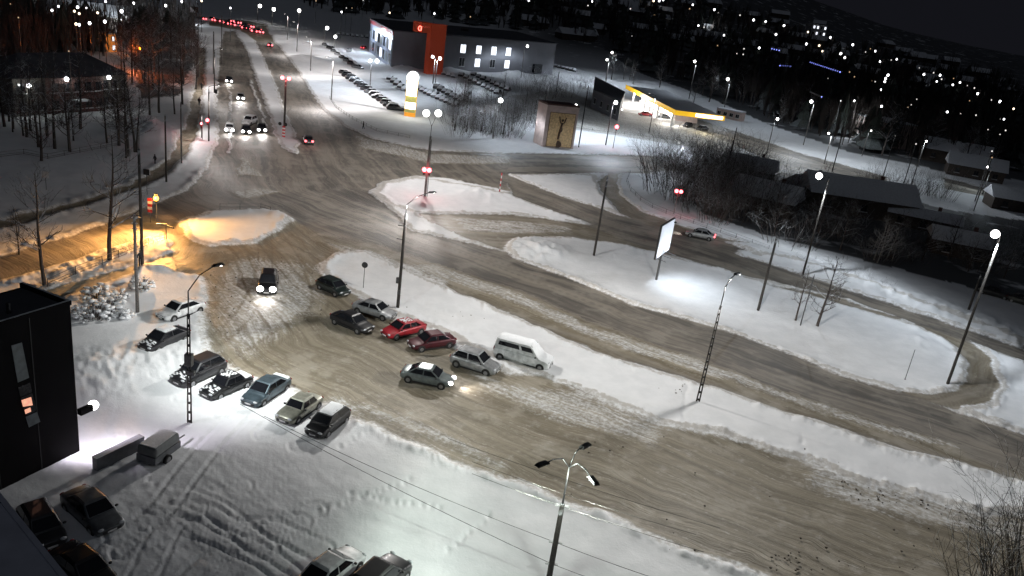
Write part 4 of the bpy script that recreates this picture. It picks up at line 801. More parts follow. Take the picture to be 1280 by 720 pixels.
# ------------------------------------------------------------- near buildings
C0 = G(100, 568); hb_ = height(C0, 381); u = (G(0, 617)-C0).normalized(); v = (rayz(40, 350, hb_)-rayz(82, 380, hb_)); v.z = 0; v = (v-u*v.dot(u)).normalized(); U = 34.0; V = min(16, abs((rayz(44, 352, hb_)-rayz(82, 380, hb_)).dot(v)))
t = thing('dark_building', 'black windowless-looking building corner at the left edge with one tall window strip', 'building', C0)
def P2(a, c): q = u*a+v*c; return (q.x, q.y)
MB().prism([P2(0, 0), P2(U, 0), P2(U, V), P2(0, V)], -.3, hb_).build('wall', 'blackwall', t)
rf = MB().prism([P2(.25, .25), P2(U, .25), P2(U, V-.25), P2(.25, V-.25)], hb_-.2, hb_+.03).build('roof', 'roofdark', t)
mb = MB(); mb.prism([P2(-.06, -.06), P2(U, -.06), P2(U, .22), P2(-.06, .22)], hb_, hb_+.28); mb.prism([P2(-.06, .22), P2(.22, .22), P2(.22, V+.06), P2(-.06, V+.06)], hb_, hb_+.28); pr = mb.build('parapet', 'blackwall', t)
MB().prism([P2(.0, -.02), P2(U, -.02), P2(U, .10), P2(.0, .10)], hb_+.285, hb_+.31).prism([P2(.0, .12), P2(.12, .12), P2(.12, V), P2(.0, V)], hb_+.285, hb_+.31).build('snow_line', 'snow_roof', pr)
for q in range(1, 8): MB().prism([P2(q*2.6, -.02), P2(q*2.6+.05, -.02), P2(q*2.6+.05, -.001), P2(q*2.6, -.001)], 0, hb_).build('panel_joint', 'trim', t)
MB().prism([P2(4.6, 5), P2(U, 5), P2(U, V+2), P2(4.6, V+2)], hb_+.03, hb_+6.2).build('roof_house', 'blackwall', t)
for q in ((3, 1.2), (6, 2.5), (2.2, 3.5)): MB().tube((*P2(*q), hb_), (*P2(*q), hb_+.7), .12, .12, 8).build('vent', 'steel', t)
def wallpt(px, py):   # where a sight line meets the near wall
    d = ray(px, py); n = Vector((v.x, v.y, 0)); k = (C0-EYE).dot(n)/d.dot(n); return EYE+d*k-C0
for (ya, yb, m) in (((14, 432, 27, 428), (22, 478, 36, 472), 'greywin'), ((22, 484, 37, 478), (25, 496, 40, 490), 'lit'), ((25, 497, 40, 491), (32, 520, 46, 514), 'warm'), ((32, 521, 46, 515), (36, 534, 50, 527), 'greywin')):
    f = MB(); off = -v*.03; f.quad(wallpt(ya[0], ya[1])+off, wallpt(yb[0], yb[1])+off, wallpt(yb[2], yb[3])+off, wallpt(ya[2], ya[3])+off, th=.03); o = f.build('window', {'greywin': 'greywin', 'lit': 'darkwin', 'warm': 'darkwin'}[m], t)
    if m == 'warm':
        f = MB(); off = -v*.07; f.quad(wallpt(26, 500)+off, wallpt(28, 508)+off, wallpt(40, 506)+off, wallpt(38, 496)+off, th=.02); f.quad(wallpt(30, 512)+off, wallpt(31, 517)+off, wallpt(38, 514)+off, wallpt(37, 509)+off, th=.02); f.build('lit_sign', 'warmwin', o)
lb = wallpt(102, 513)
MB().box(lb+(-u*.2)-v*.1, (.9, .35, .4), math.atan2(u.y, u.x)).build('bracket', 'blackwall', t)
lp = lb-u*.85; MB().ball(lp, .32, 14, 10).build('wall_lamp', 'bulb', t, True); lamp('SPOT', t, lp-u*.7, KW*.12, (.95, .86, 1.0), .3, 150, 1.0, Vector((0, 0, -1))-u*.45+v*.35)
# ledge of the viewer's own building
A, B = rayz(0, 621, 22.6), rayz(81, 722, 22.6); d = (B-A).normalized(); n = Vector((-d.y, d.x, 0)); n = n if n.x < 0 else -n
A2, B2 = A-d*3, B+d*3; tag(MB().prism([(A2.x, A2.y), (B2.x, B2.y), ((B2+n*4).x, (B2+n*4).y), ((A2+n*4).x, (A2+n*4).y)], 21.8, 22.6).prism([((A2-n*.03).x, (A2-n*.03).y), ((B2-n*.03).x, (B2-n*.03).y), ((B2+n*.06).x, (B2+n*.06).y), ((A2+n*.06).x, (A2+n*.06).y)], 22.2, 22.64).build('ledge', 'parapet'), 'pale sheet metal ledge at the bottom left corner', 'ledge')
# ------------------------------------------------------------- generic building
def block(name, label, cat, foot, h, wall, roof='roofdark', snowroof=False, z0=-1.0, group=None, rim=True):
    c = foot[0]; t = thing(name, label, cat, c, 0, group); pts = [((p-c).x, (p-c).y) for p in foot]
    MB().prism(pts, z0, h).build('wall', wall, t)
    cx = sum(p[0] for p in pts)/len(pts); cy = sum(p[1] for p in pts)/len(pts)
    big = [(cx+(p[0]-cx)*1.02, cy+(p[1]-cy)*1.02) for p in pts]; MB().prism(big, h+.005, h+.35).build('roof', roof, t)
    return t, pts
def windows(t, a, c, cols, rows, w, hh, z0, dz, m, name='window', frame='frame', inset=.0, skip=lambda i, j: False):
    """a, c local xy ends of a wall seen from outside left to right"""
    A = Vector((a[0], a[1], 0)); B = Vector((c[0], c[1], 0)); d = (B-A); L = d.length; d.normalize(); n = Vector((d.y, -d.x, 0)); ang = math.atan2(d.y, d.x)
    for j in range(rows):
        for i in range(cols):
            if skip(i, j): continue
            p = A+d*(L*(i+.5)/cols)+Vector((0, 0, z0+dz*j))
            f = MB().box(p+n*.03, (w+.25, .1, hh+.25), ang).build(name, frame, t)
            g_ = MB(); g_.box(p+n*.09-d*w*.26, (w*.46, .04, hh), ang).box(p+n*.09+d*w*.26, (w*.46, .04, hh), ang)
            g_.build('pane', m(i, j) if callable(m) else m, f); MB().box(p+n*.14-Vector((0, 0, hh/2+.2)), (w+.4, .3, .08), ang).build('sill', 'snow_roof', f)
# mall
B1 = G(489, 86); hm = height(B1, 39); B0 = G(461, 64); B2 = G(690, 94); hm2 = hm
fr = (B2-B1); fr.z = 0; fr.normalize(); sdv = Vector((-fr.y, fr.x, 0))
if sdv.y < 0: sdv = -sdv
LM = (B2-B1).length; dpt = abs((B0-B1).dot(sdv))
sdv = (B0-B1); sdv.z = 0; dpt = sdv.length; sdv.normalize(); sang = math.atan2(sdv.y, sdv.x); outv = Vector((-sdv.y, sdv.x, 0)); outv = outv if outv.dot(fr) < 0 else -outv
foot = [B1, B1+fr*LM, B1+fr*LM+sdv*dpt, B1+sdv*dpt]
t, pts = block('shopping_mall', 'long dark grey shopping mall with a glazed bluish end wall and lit upper windows', 'shopping mall', foot, hm, 'greywall')
A_ = Vector((0, 0, 0))
MB().box(sdv*dpt/2+outv*.12+Vector((0, 0, hm*.45)), (dpt*.96, .2, hm*.88), sang).build('glazed_front', 'facade', t)
MB().box(sdv*dpt/2+outv*.22+Vector((0, 0, hm-.7)), (dpt, .35, 1.5), sang).build('red_band', 'redband', t)
for i in range(8):
    for j in range(2): MB().box(sdv*(dpt*(i+.7)/8.6)+outv*.27+Vector((0, 0, hm*(.24+.36*j))), (dpt/14, .12, hm*.26), sang).build('window', 'litwin' if (i*2+j) % 5 == 1 else ('greywin' if i % 2 else 'darkwin'), t)
for q in (.12, .30): MB().ball(sdv*dpt*q+outv*1.0+Vector((0, 0, hm-2.2+q*3)), .85, 12, 8, (1, 1, .9)).build('floodlight', 'bulbfar', t, True)
lamp('POINT', t, sdv*dpt*.3+outv*6+Vector((0, 0, hm-3)), 2600, MALL, .5)
lamp('POINT', t, sdv*dpt*.8+outv*5+Vector((0, 0, hm-4)), 3000, MALL, .5)
k0 = .34
windows(t, tuple((fr*LM*k0)[:2]), tuple((fr*LM*.72)[:2]), 4, 2, 2.6, 3.0, 3.6, hm*.38, lambda i, j: 'litwin' if (j == 1 or i in (1, 3)) else 'darkwin')
MB().box(fr*LM*.5+sdv*dpt*.5+Vector((0, 0, hm+1.0)), (3, 3, 1.4)).build('roof_unit', 'steel', t)
MB().box(fr*LM*.88-sdv*.6+Vector((0, 0, 2.6)), (4.6, 1.5, 3.4), math.atan2(fr.y, fr.x)).build('loading_door', 'darkwin', t)
# red portal
pb = G(541, 93); hp = height(pb, 30); pl = G(516, 93)
t = thing('red_portal', 'tall red-orange portal sign with glowing red letters in front of the mall', 'portal', pb)
pw_ = 25/ (F/ (pb-EYE).length) ; wdir = (fr*.9-sdv*.15).normalized(); ang = math.atan2(fr.y, fr.x)
wcol = 23.0/(F/(pb-EYE).length)
MB().box((0, 0, hp/2), (wcol, 2.2, hp), ang).build('column', 'redpanel', t)
arm = 20/(F/(pb-EYE).length)
MB().box((-fr*(wcol/2+arm*.35))+sdv*2.0+Vector((0, 0, hp-1.6)), (arm*.9, 5.0, 3.4), ang).build('beam', 'redpanel', t)
for k in range(4):
    o = -fr*(wcol/2+arm*(.72-.2*k))-sdv*.62+Vector((0, 0, hp-1.9)); f = MB()
    f.path([o+fr*math.cos(q*.785)*.7+Vector((0, 0, math.sin(q*.785)*.75)) for q in range(9 if k != 1 else 7)], .16, 5); f.build('letter', 'redletters', t)
# fuel price column
pb = G(512, 146); ht = height(pb, 90); t = thing('price_column', 'tall lit white and yellow fuel price column with a round top', 'sign column', pb, math.radians(4))
sc = F/(pb-EYE).length; w_ = 12.5/sc; zz = [0, .10, .26, .42, .56, .88]
for nm, z0_, z1_, m in (('base', 0, .10, 'orange'), ('yellow_panel', .10, .18, 'olive'), ('price_panel', .18, .33, 'signwhite'), ('olive_panel', .33, .47, 'olive'), ('logo_panel', .47, .68, 'signwhite'), ('upper_panel', .68, .80, 'signwhite')):
    MB().box((0, 0, ht*(z0_+z1_)/2), (w_*(.96 if 'panel' in nm else 1.05), 1.1, ht*(z1_-z0_)*.97)).build(nm, m, t)
MB().box((0, .05, ht*.42), (w_*1.06, .9, ht*.84)).build('frame', 'yellow', t); MB().tube((0, -.6, ht*.88), (0, .6, ht*.88), w_*.56, w_*.56, 24).build('round_top', 'signwhite', t)
lamp('POINT', t, (0, -2.5, ht*.7), 700, (1, .97, .85), .5)
# fuel station
c1, c2, c3 = G(790, 136), G(843, 166), G(873, 159)
hc = 5.2; q1, q2, q3 = rayz(783, 107, hc), rayz(845, 139, hc), rayz(879, 134, hc)
d = (q2-q1); d.z = 0; Lc = d.length; d.normalize(); n = Vector((-d.y, d.x, 0)); n = n if n.dot(q3-q2) > 0 else -n; Wc = max(9, (q3-q2).dot(n))
base = Vector((q1.x, q1.y, 0)); t = thing('fuel_station', 'brightly lit fuel station with a yellow edged canopy', 'fuel station', base); ang = math.atan2(d.y, d.x)
def Q(a, c, z): r = d*a+n*c; return Vector((r.x, r.y, z))
MB().box(Q(Lc/2, Wc/2, hc-.4), (Lc, Wc, .75), ang).build('canopy', 'roofdark', t)
MB().box(Q(Lc/2, Wc/2, hc+.02), (Lc-.6, Wc-.6, .12), ang).build('canopy_roof', 'snow_roof', t)
f = MB(); f.box(Q(Lc/2, -.06, hc-.42), (Lc+.24, .12, 1.35), ang); f.box(Q(Lc+.06, Wc/2, hc-.42), (.12, Wc, 1.35), ang); f.build('fascia', 'yellow', t)
MB().box(Q(Lc+.16, Wc*.68, hc-.42), (.1, Wc*.55, .8), ang).build('fascia_sign', 'signwhite', t)
MB().box(Q(Lc*.36, Wc*.66, 2.2), (Lc*.66, Wc*.5, 4.3), ang).build('shop', 'plaster', t)
for i in range(7): MB().box(Q(Lc*(.065+.095*i), Wc*.40, 2.0), (Lc*.07, .1, 3.2), ang).build('shop_window', 'litshop', t)
for i in range(4):
    MB().box(Q(Lc*(.14+.26*i), 1.0, hc/2-.4), (.5, .5, hc-.8), ang).build('column', 'frame', t)
    pm_ = MB().box(Q(Lc*(.2+.22*i), 2.6, .95), (1.0, .6, 1.9), ang).build('fuel_pump', 'frame', t); MB().box(Q(Lc*(.2+.22*i), 2.25, 1.3), (.6, .12, .5), ang).build('pump_display', 'darkwin', pm_)
for i in range(4):
    MB().box(Q(Lc*(.15+.24*i), Wc*.2, hc-.82), (2.4, .9, .06), ang).build('ceiling_light', 'litshop', t)
    lamp('POINT', t, Q(Lc*(.15+.24*i), Wc*.12, hc-1.5), 1500, (1, .97, .93), .4)
lamp('POINT', t, Q(Lc*.3, -3, 3.6), 1500, (1, .97, .95), .4); lamp('POINT', t, Q(Lc+2.5, Wc*.6, 3.5), 500, (1, .85, .5), .4)
# dark flat roof left of the fuel station
z = 5.5; a, c, e, g_ = rayz(742, 112, z), rayz(744, 97, z), rayz(781, 116, z), rayz(776, 128, z); foot = [Vector((p.x, p.y, 0)) for p in (a, g_, e, c)]
t, pts = block('workshop', 'dark flat roofed workshop left of the fuel station', 'building', foot, z, 'greywall'); windows(t, pts[0], pts[1], 4, 1, 1.6, 1.6, 2.4, 0, 'darkwin')
# mural building
b0, b1 = G(677, 184), G(716, 187); hM = height(b0, 131); d = (b1-b0); d.z = 0; Lw = d.length; d.normalize(); n = Vector((-d.y, d.x, 0)); n = n if n.y > 0 else -n
t, pts = block('mural_building', 'small pale pink service building with a brown mural on its front', 'building', [b0, b1, b1+n*4.5-d*.6, b0+n*4.5-d*.6], hM, 'plaster', 'brickred')
ang = math.atan2(d.y, d.x)
def Wl(x, z, o=.06): r = d*(x*Lw)-n*o; return Vector((r.x, r.y, z*hM))
mu = MB().box(Wl(.52, .44), (Lw*.80, .1, hM*.80), ang).build('mural', 'muralbase', t)
MB().path([Wl(.12, .84, .12), Wl(.92, .84, .12), Wl(.92, .04, .12), Wl(.12, .04, .12), Wl(.12, .84, .12)], .07, 4).build('mural_border', 'muraldark', t)
f = MB(); f.path([Wl(.42, .76, .13), Wl(.47, .62, .13), Wl(.52, .60, .13), Wl(.60, .62, .13), Wl(.64, .74, .13)], .13, 5); f.path([Wl(.53, .60, .13), Wl(.50, .45, .13), Wl(.48, .34, .13), Wl(.47, .22, .13)], .24, 6); f.ball(Wl(.535, .67, .13), .30, 10, 6); f.ball(Wl(.52, .45, .13), .36, 10, 6, (1, .4, 1.6)); f.ball(Wl(.47, .10, .10), .95, 14, 8, (1, .12, .9)); f.build('mural_figure', 'muraldark', mu, True)
# kiosk
b0 = G(894, 146); d = (G(922, 152)-b0); d.z = 0; d.normalize(); n = Vector((-d.y, d.x, 0)); 
t, pts = block('kiosk', 'pale flat roofed kiosk in the snow beyond the fuel station', 'kiosk', [b0, b0+d*9, b0+d*9+n*4, b0+n*4], 3.0, 'plaster', 'snow_roof'); windows(t, pts[0], pts[1], 4, 1, 1.2, 1.1, 1.7, 0, 'darkwin')
# two storey house, upper left
b0, b1 = G(19, 147), G(160, 136); hA = height(b0, 98); d = (b1-b0); d.z = 0; LA = d.length; d.normalize(); n = Vector((-d.y, d.x, 0)); n = n if n.y > 0 else -n
t = thing('two_storey_house', 'long two storey plastered house with three lamps on its wall at the upper left', 'house', b0); ang = math.atan2(d.y, d.x)
def R2(a, c): r = d*a+n*c; return (r.x, r.y)
MB().prism([R2(0, 0), R2(LA, 0), R2(LA, 11), R2(0, 11)], -.5, hA).build('wall', 'brickdark', t)
e = .6; V_ = [(*R2(-e, -e), hA), (*R2(LA+e, -e), hA), (*R2(LA+e, 11+e), hA), (*R2(-e, 11+e), hA), (*R2(5, 5.5), hA+3.4), (*R2(LA-5, 5.5), hA+3.4)]
f = MB(); f.add(V_, [(0, 1, 5, 4), (1, 2, 5), (2, 3, 4, 5), (3, 0, 4), (3, 2, 1, 0)]); f.build('roof', 'roofdark', t)
MB().prism([R2(LA*.26, -.9), R2(LA*.74, -.9), R2(LA*.74, 0), R2(LA*.26, 0)], -.5, hA-.05).build('bay', 'brickred', t)
windows(t, R2(0, 0), R2(LA*.26, 0), 2, 2, 1.3, 1.5, 1.9, hA*.46, 'darkwin', frame='brickdark'); windows(t, R2(LA*.26, -.9), R2(LA*.74, -.9), 5, 2, 1.3, 1.5, 1.9, hA*.46, 'darkwin', frame='brickred'); windows(t, R2(LA*.74, 0), R2(LA, 0), 3, 2, 1.3, 1.5, 1.9, hA*.46, 'darkwin', frame='brickdark')
MB().prism([R2(LA*.45, -2.6), R2(LA*.56, -2.6), R2(LA*.56, -.95), R2(LA*.45, -.95)], 2.5, 2.75).build('porch_roof', 'snow_roof', t)
for (px, py) in ((36, 107), (83, 99), (136, 97)):
    dd = ray(px, py); k = (b0-n*1.0-EYE).dot(n)/dd.dot(n); p = EYE+dd*k-b0; MB().ball(p, .42, 10, 6).build('wall_lamp', 'bulbfar', t, True); lamp('POINT', t, p-n*.9-Vector((0, 0, .3)), 80, (.9, 1, .95), .2)
# ------------------------------------------------------------- gabled houses
def gable(name, label, c, ang, L, Wd, h, rh, wall='wood', roof='snow_roof', group='dark cottages on the right', chim=True, lit=0, cat='house', wins=True):
    t = thing(name, label, cat, c, ang, group); MB().box((0, 0, h/2-.5), (L, Wd, h+1)).build('wall', wall, t)
    f = MB(); x, y = L/2+.5, Wd/2+.5; f.add([(-x, -y, h-.15), (x, -y, h-.15), (x, y, h-.15), (-x, y, h-.15), (-x, 0, h+rh), (x, 0, h+rh)], [(0, 1, 5, 4), (2, 3, 4, 5), (1, 2, 5), (3, 0, 4), (3, 2, 1, 0)]); r = f.build('roof', roof, t)
    if chim: MB().box((L*.2, .4, h+rh), (.6, .6, 1.4)).build('chimney', 'brickred', r)
    if wins:
        windows(t, (-L/2, -Wd/2), (L/2, -Wd/2), 2 if L < 12 else 3, 1, 1.1, 1.1, h*.55, 0, lambda i, j: 'warmwin' if i < lit else 'darkwin', frame='wood')
    return t
for (px, py, w_, L, Wd, h, rh, a, lab) in ((955, 262, 0, 11, 8, 3, 2.6, -.5, 'dark cottage at the left end of the yards behind the thicket'), (1010, 250, 0, 9, 7, 3, 2.4, .5, 'dark cottage behind the lamp with the bright globe'), (1065, 265, 0, 20, 11, 4.0, 3.0, -.05, 'widest dark house with a broad grey snowy roof'),
        (1150, 285, 0, 12, 6, 2.6, 1.2, -.35, 'long low dark shed in the yards'), (1195, 318, 0, 9, 7, 2.8, 1.6, -.3, 'small dark outbuilding near the right lamp'), (935, 225, 0, 10, 7, 3, 2.4, -.4, 'dark cottage furthest left, hidden by the thicket'),
        (1215, 222, 0, 14, 8, 3.4, 2.8, -.35, 'brownish house behind the small bluish lamp'), (1190, 205, 0, 18, 9, 4, 3, -.4, 'dark long roofed house further back on the right'), (1262, 262, 0, 10, 7, 3, 2, -.2, 'dark cottage at the right edge')):
    gable('cottage', lab, G(px, py), a, L, Wd, h, rh)
# pale block of flats beyond, small lit facades top left
def flats(px0, py0, px1, py1, ptop, wall, label, cols, rows, glow=0, depth=12, name='block_of_flats', litp=.3, gcol=COOL):
    b0, b1 = G(px0, py0), G(px1, py1); h = max(5, height(b0, ptop)); d = (b1-b0); zb_ = (b1.z-b0.z)/2; d.z = 0; L = d.length; d.normalize(); n = Vector((-d.y, d.x, 0)); n = n if n.y > 0 else -n
    t, pts = block(name, label, 'building', [b0, b0+d*L, b0+d*L+n*depth, b0+n*depth], h, wall, 'snow_roof', z0=-6); R = random.Random(px0)
    windows(t, pts[0], pts[1], cols, rows, L/cols*.45, h/rows*.45, h/rows*.55, h/rows, lambda i, j: 'litwin' if R.random() < litp else 'darkwin')
    if glow: lamp('POINT', t, d*L/2-n*7+Vector((0, 0, h*.8)), glow, gcol, .5)
    return t
flats(1062, 172, 1098, 184, 143, 'plaster', 'pale floodlit block with snow on its ledges beyond the dark yards', 6, 3, 1600, litp=0)
flats(124, 37, 141, 37, 17, 'litfacade', 'small floodlit facade at the upper left', 2, 2, 9000, litp=.3)
flats(163, 34, 188, 33, 14, 'plaster', 'house with lit upper windows behind the orange glow', 4, 3, 2500, litp=.5, gcol=NEUT)
flats(90, 40, 118, 38, 27, 'litfacade', 'low building under the cluster of white lamps, upper left', 4, 1, 8000, litp=.4)
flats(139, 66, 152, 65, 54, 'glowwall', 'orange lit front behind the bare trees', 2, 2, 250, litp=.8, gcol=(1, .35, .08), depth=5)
flats(200, 28, 226, 27, 12, 'litfacade', 'snowy roofed house at the top left of the traffic queue', 4, 2, 3000, litp=.2)
flats(872, 38, 888, 40, 29, 'litfacade', 'small lit house on the dark hillside', 3, 1, 1500, litp=.3); flats(1011, 52, 1029, 55, 30, 'litfacade', 'pale tower house on the skyline', 4, 3, 0, litp=.5)
# orange glow in the trees, from a lamp added to light the branches
b = G(176, 92); t = thing('added_orange_lamp', 'added orange lamp lighting the bare trees at the upper left', 'lamp', b); MB().tube((0, 0, 0), (0, 0, 6), .1, .08, 6).build('pole', 'steel', t); MB().ball((0, 0, 6.2), .3, 8, 6).build('lamp_glass', 'amberlit', t); lamp('POINT', t, (0, -.6, 6), 2200, (1, .18, .03), .5)
# ------------------------------------------------------------- bare trees, bushes, thickets
def rv(R, s=1): return Vector((R.uniform(-s, s), R.uniform(-s, s), R.uniform(-s, s)))
def branch(mb, R, p, d, ln, r, depth, up=.12, kids=4, n=4, cut=.006):
    seg = 4 if depth < 2 else 3; q = p.copy(); dd = d.normalized(); step = ln/seg
    for i in range(seg):
        dd = (dd+rv(R, .16)+Vector((0, 0, up))).normalized(); r1 = r*(1-.75*(i+1)/seg)+cut*.3; nq = q+dd*step
        mb.tube(q, nq, r*(1-.75*i/seg)+cut*.3, r1, 3 if r < .04 else n, False)
        if depth > 0 and (i or kids > 4):
            for k in range(max(1, kids//(seg-1))):
                sd_ = dd.cross(rv(R)).normalized(); nd = (dd*.75+sd_*R.uniform(.5, 1.0)).normalized()
                branch(mb, R, q.lerp(nq, R.random()), nd, ln*R.uniform(.38, .62), r*.42, depth-1, up, kids, 3, cut)
        q = nq
def tree_meshes(seed, Ht, style):
    R = random.Random(seed); tr = MB(); br = MB(); p = Vector((0, 0, -.2)); d = Vector((0, 0, 1)); N_ = 12; r0 = Ht*.016+.03
    for i in range(N_):
        d = (d+rv(R, .05)+Vector((0, 0, .1))).normalized(); q = p+d*Ht/N_; ra = r0*(1-.9*i/N_); rb = r0*(1-.9*(i+1)/N_); tr.tube(p, q, ra, rb, 7, False)
        if i >= (2 if style == 'low' else 3):
            for k in range(R.randint(2, 3)):
                a = R.uniform(0, 6.283); elev = {'birch': .55, 'low': .5, 'pine': .1}.get(style, .5); ln = Ht*(.34 if style != 'pine' else .22)*(1-.62*i/N_)*R.uniform(.7, 1.1)
                branch(br, R, p.lerp(q, R.random()), Vector((math.cos(a), math.sin(a), elev)), ln, ra*.42, 2, .10 if style != 'pine' else -.02, 4, 3, .012 if Ht > 6 else .007)
        p = q
    return tr, br
PROTO = []
for sd_, Ht, st in ((3, 12.5, 'birch'), (4, 10.5, 'birch'), (5, 6.5, 'low'), (6, 12, 'birch'), (8, 9, 'birch')):
    a, b_ = tree_meshes(sd_, Ht, st); PROTO.append((a.mesh('trunk', 'bark', True), b_.mesh('crown', 'twig'), Ht))
def place_tree(k, base, Ht, label, group='bare trees', name='bare_tree', tm=None, cm=None, rz=None):
    t = thing(name, label, 'tree', base, RND.uniform(0, 6.28) if rz is None else rz, group); s = Ht/PROTO[k][2]; t.scale = (s, s, s)
    a = link('trunk', PROTO[k][0], t); c = link('crown', PROTO[k][1], t)
    if tm: setmat(a, tm)
    if cm: setmat(c, cm)
    return t
for k, (bx, by, ty, lab) in enumerate(((137, 326, 166, 'tall bare tree by the railing with orange-lit snow behind it'), (56, 358, 212, 'bare tree left of the railing, close to the dark building roof'), (24, 318, 262, 'smaller bare tree at the far left edge above the dark roof'))):
    b = G(bx, by); place_tree(k, b, height(b, ty), lab, 'bare trees along the railing')
b = G(1021, 409); place_tree(2, b, height(b, 318), 'small spreading bare tree on the big island, right one of the pair'); b = G(994, 402); place_tree(1, b, height(b, 335), 'slim small bare tree on the big island, left one of the pair')
# stems beside the dark yards (white birches)
for i, (bx, by, tx, ty) in enumerate(((1092, 326, 1096, 272), (1096, 330, 1106, 274), (1108, 326, 1117, 279), (1114, 328, 1124, 292), (1088, 322, 1092, 286))):
    b = G(bx, by); place_tree(i % 2, b, height(b, ty), 'thin white birch stem behind the snow bank at the dark yards', 'white birch stems at the yards', 'birch_tree', 'birch', 'birch')
def bush_mesh(seed, n, Ht, spread, depth=2, lean=.35, r=.022, cut=.008):
    R = random.Random(seed); mb = MB()
    for i in range(n):
        a = R.uniform(0, 6.283); rr_ = spread*math.sqrt(R.random()); branch(mb, R, Vector((math.cos(a)*rr_, math.sin(a)*rr_, -.1)), Vector((math.cos(a)*lean, math.sin(a)*lean, 1)), Ht*R.uniform(.6, 1.05), r, depth, .06, 3, 3, cut)
    return mb
BUSH = [(bush_mesh(21, 22, 5.0, 1.8), 5.0), (bush_mesh(22, 26, 4.0, 2.2), 4.0), (bush_mesh(23, 16, 6.5, 1.6), 6.5)]
BUSH = [(m.mesh('bush', 'twig'), h) for m, h in BUSH]
def place_bush(k, base, Ht, label, group, name='bush', m=None, wide=1.0):
    o = link(name, BUSH[k][0], None, base, RND.uniform(0, 6.28)); s = Ht/BUSH[k][1]; o.scale = (s*wide, s*wide, s); tag(o, label, 'bush', group)
    if m: setmat(o, m)
    return o
# thicket by the side road
R = random.Random(5)
for i in range(95):
    px = R.uniform(826, 938); py = R.uniform(205, 282); 
    if py > 215+(px-815)*.60+20 or py < 200+max(0, px-900)*.2: continue
    b = G(px, py); place_bush(i % 3, b, R.uniform(4.5, 8.5), 'dense bare thicket bush between side road and upper lane', 'bushes of the dark thicket', wide=1.25)
for i in range(12):
    px = R.uniform(832, 930); b = G(px, R.uniform(205, 230)+(px-832)*.25); place_tree(i % 4, b, R.uniform(6, 10), 'bare tree rising out of the dark thicket', 'trees of the dark thicket')
for i in range(75):   # in front of the mall
    px = R.uniform(566, 690); py = R.uniform(138, 172); b = G(px, py)
    if 668 < px < 722: py = 176
    if i % 3: place_bush(i % 3, b, R.uniform(3.5, 6), 'brown bare bush between side road and mall yard', 'bushes before the mall', wide=1.3)
    else: place_tree(i % 4, b, R.uniform(7, 11), 'slim bare tree before the mall yard', 'trees before the mall')
for i in range(16):
    px = R.uniform(640, 745); b = G(px, R.uniform(104, 128)); place_bush(i % 3, b, R.uniform(3.5, 6.5), 'bare bush on the snowy slope right of the mall', 'bushes right of the mall', wide=1.4)
for i in range(15):
    px = 1078+i*7.5+R.uniform(-2, 2); b = G(px, 236+(px-1078)*.10+R.uniform(-4, 4)); place_bush(i % 3, b, R.uniform(3.5, 6.5), 'bare dark bush in the row below the right end of the side road', 'bush row below the side road')
for i in range(9):
    px = 850+i*13; b = G(px, 176+i*2+R.uniform(-3, 3)); place_bush(i % 3, b, R.uniform(1.4, 2.2), 'low snowy shrub between forecourt and side road', 'low shrubs by the forecourt')
for i in range(11):
    px = 1000+i*11; b = G(px, 336+(px-1000)*.33-12+R.uniform(-2, 2)); place_bush(i % 3, b, R.uniform(1.0, 2.2), 'rimed scrub behind the ploughed snow along the upper lane', 'scrub along the upper lane', m='rime')
def snow_shrub(base, w_, hh, label, seed):
    R = random.Random(seed); t = thing('snowy_shrub', label, 'shrub', base, 0, 'shrubs by the dark building'); br = MB(); sn_ = MB()
    for i in range(60):
        a = R.uniform(0, 6.283); r_ = w_*math.sqrt(R.random()); top = Vector((math.cos(a)*r_, math.sin(a)*r_, hh*R.uniform(.3, 1)*(1-.5*(r_/w_)**2))); br.path([(math.cos(a)*r_*.35, math.sin(a)*r_*.35, 0), top*.6, top], .022, 3)
        for k in range(4): q = top+rv(R, .30); br.tube(top*.8, q, .014, .006, 3)
        if R.random() < .75: sn_.ball(top+rv(R, .12), R.uniform(.10, .26), 7, 5, (R.uniform(.8, 1.6), R.uniform(.8, 1.6), R.uniform(.45, .7)))
    br.build('branches', 'twig', t); c = sn_.build('snow_clumps', 'snow', t, True); c['kind'] = 'stuff'
for i, (px, py, w_, hh, lab) in enumerate(((117, 400, 1.7, 1.9, 'big snow loaded shrub beside the dark building'), (103, 398, 1.1, 1.3, 'low snowy shrub nearest the dark building corner'), (136, 392, 1.3, 1.7, 'snow loaded shrub between building and utility pole'), (176, 362, 1.2, 1.5, 'round twiggy shrub behind the utility pole'), (122, 374, 1.3, 1.5, 'snowy shrub by the footpath edge'), (146, 378, 1.0, 1.3, 'small snowy shrub left of the utility pole foot'), (155, 398, .8, .8, 'lowest snowy shrub in front of the utility pole'))):
    snow_shrub(G(px, py), w_, hh, lab, 300+i)
for i in range(12): b = G(148+i*4.0+R.uniform(-2, 2), 322-i*1.5+R.uniform(-2, 2)); place_bush(i % 3, b, R.uniform(.8, 1.5), 'thin sapling in the orange-lit snow by the railing', 'saplings by the railing')
for i, (px, py, hh) in enumerate(((1250, 760, 6.6), (1290, 745, 7.5), (1218, 775, 5.5), (1275, 790, 7))):
    o = link('bush', bush_mesh(60+i, 30, 6.0, 1.3, 3 if i < 2 else 2, .45, .03, .009).mesh('bush', 'twig'), None, G(px, py)); s = hh/6.0; o.scale = (s, s, s); tag(o, ('big bare bush at the bottom right corner', 'bare bush cut by the right edge at the bottom', 'low bare bush left of the big one in the bottom right corner', 'bare bush under the big one, bottom right')[i], 'bush', 'bushes in the bottom right corner')
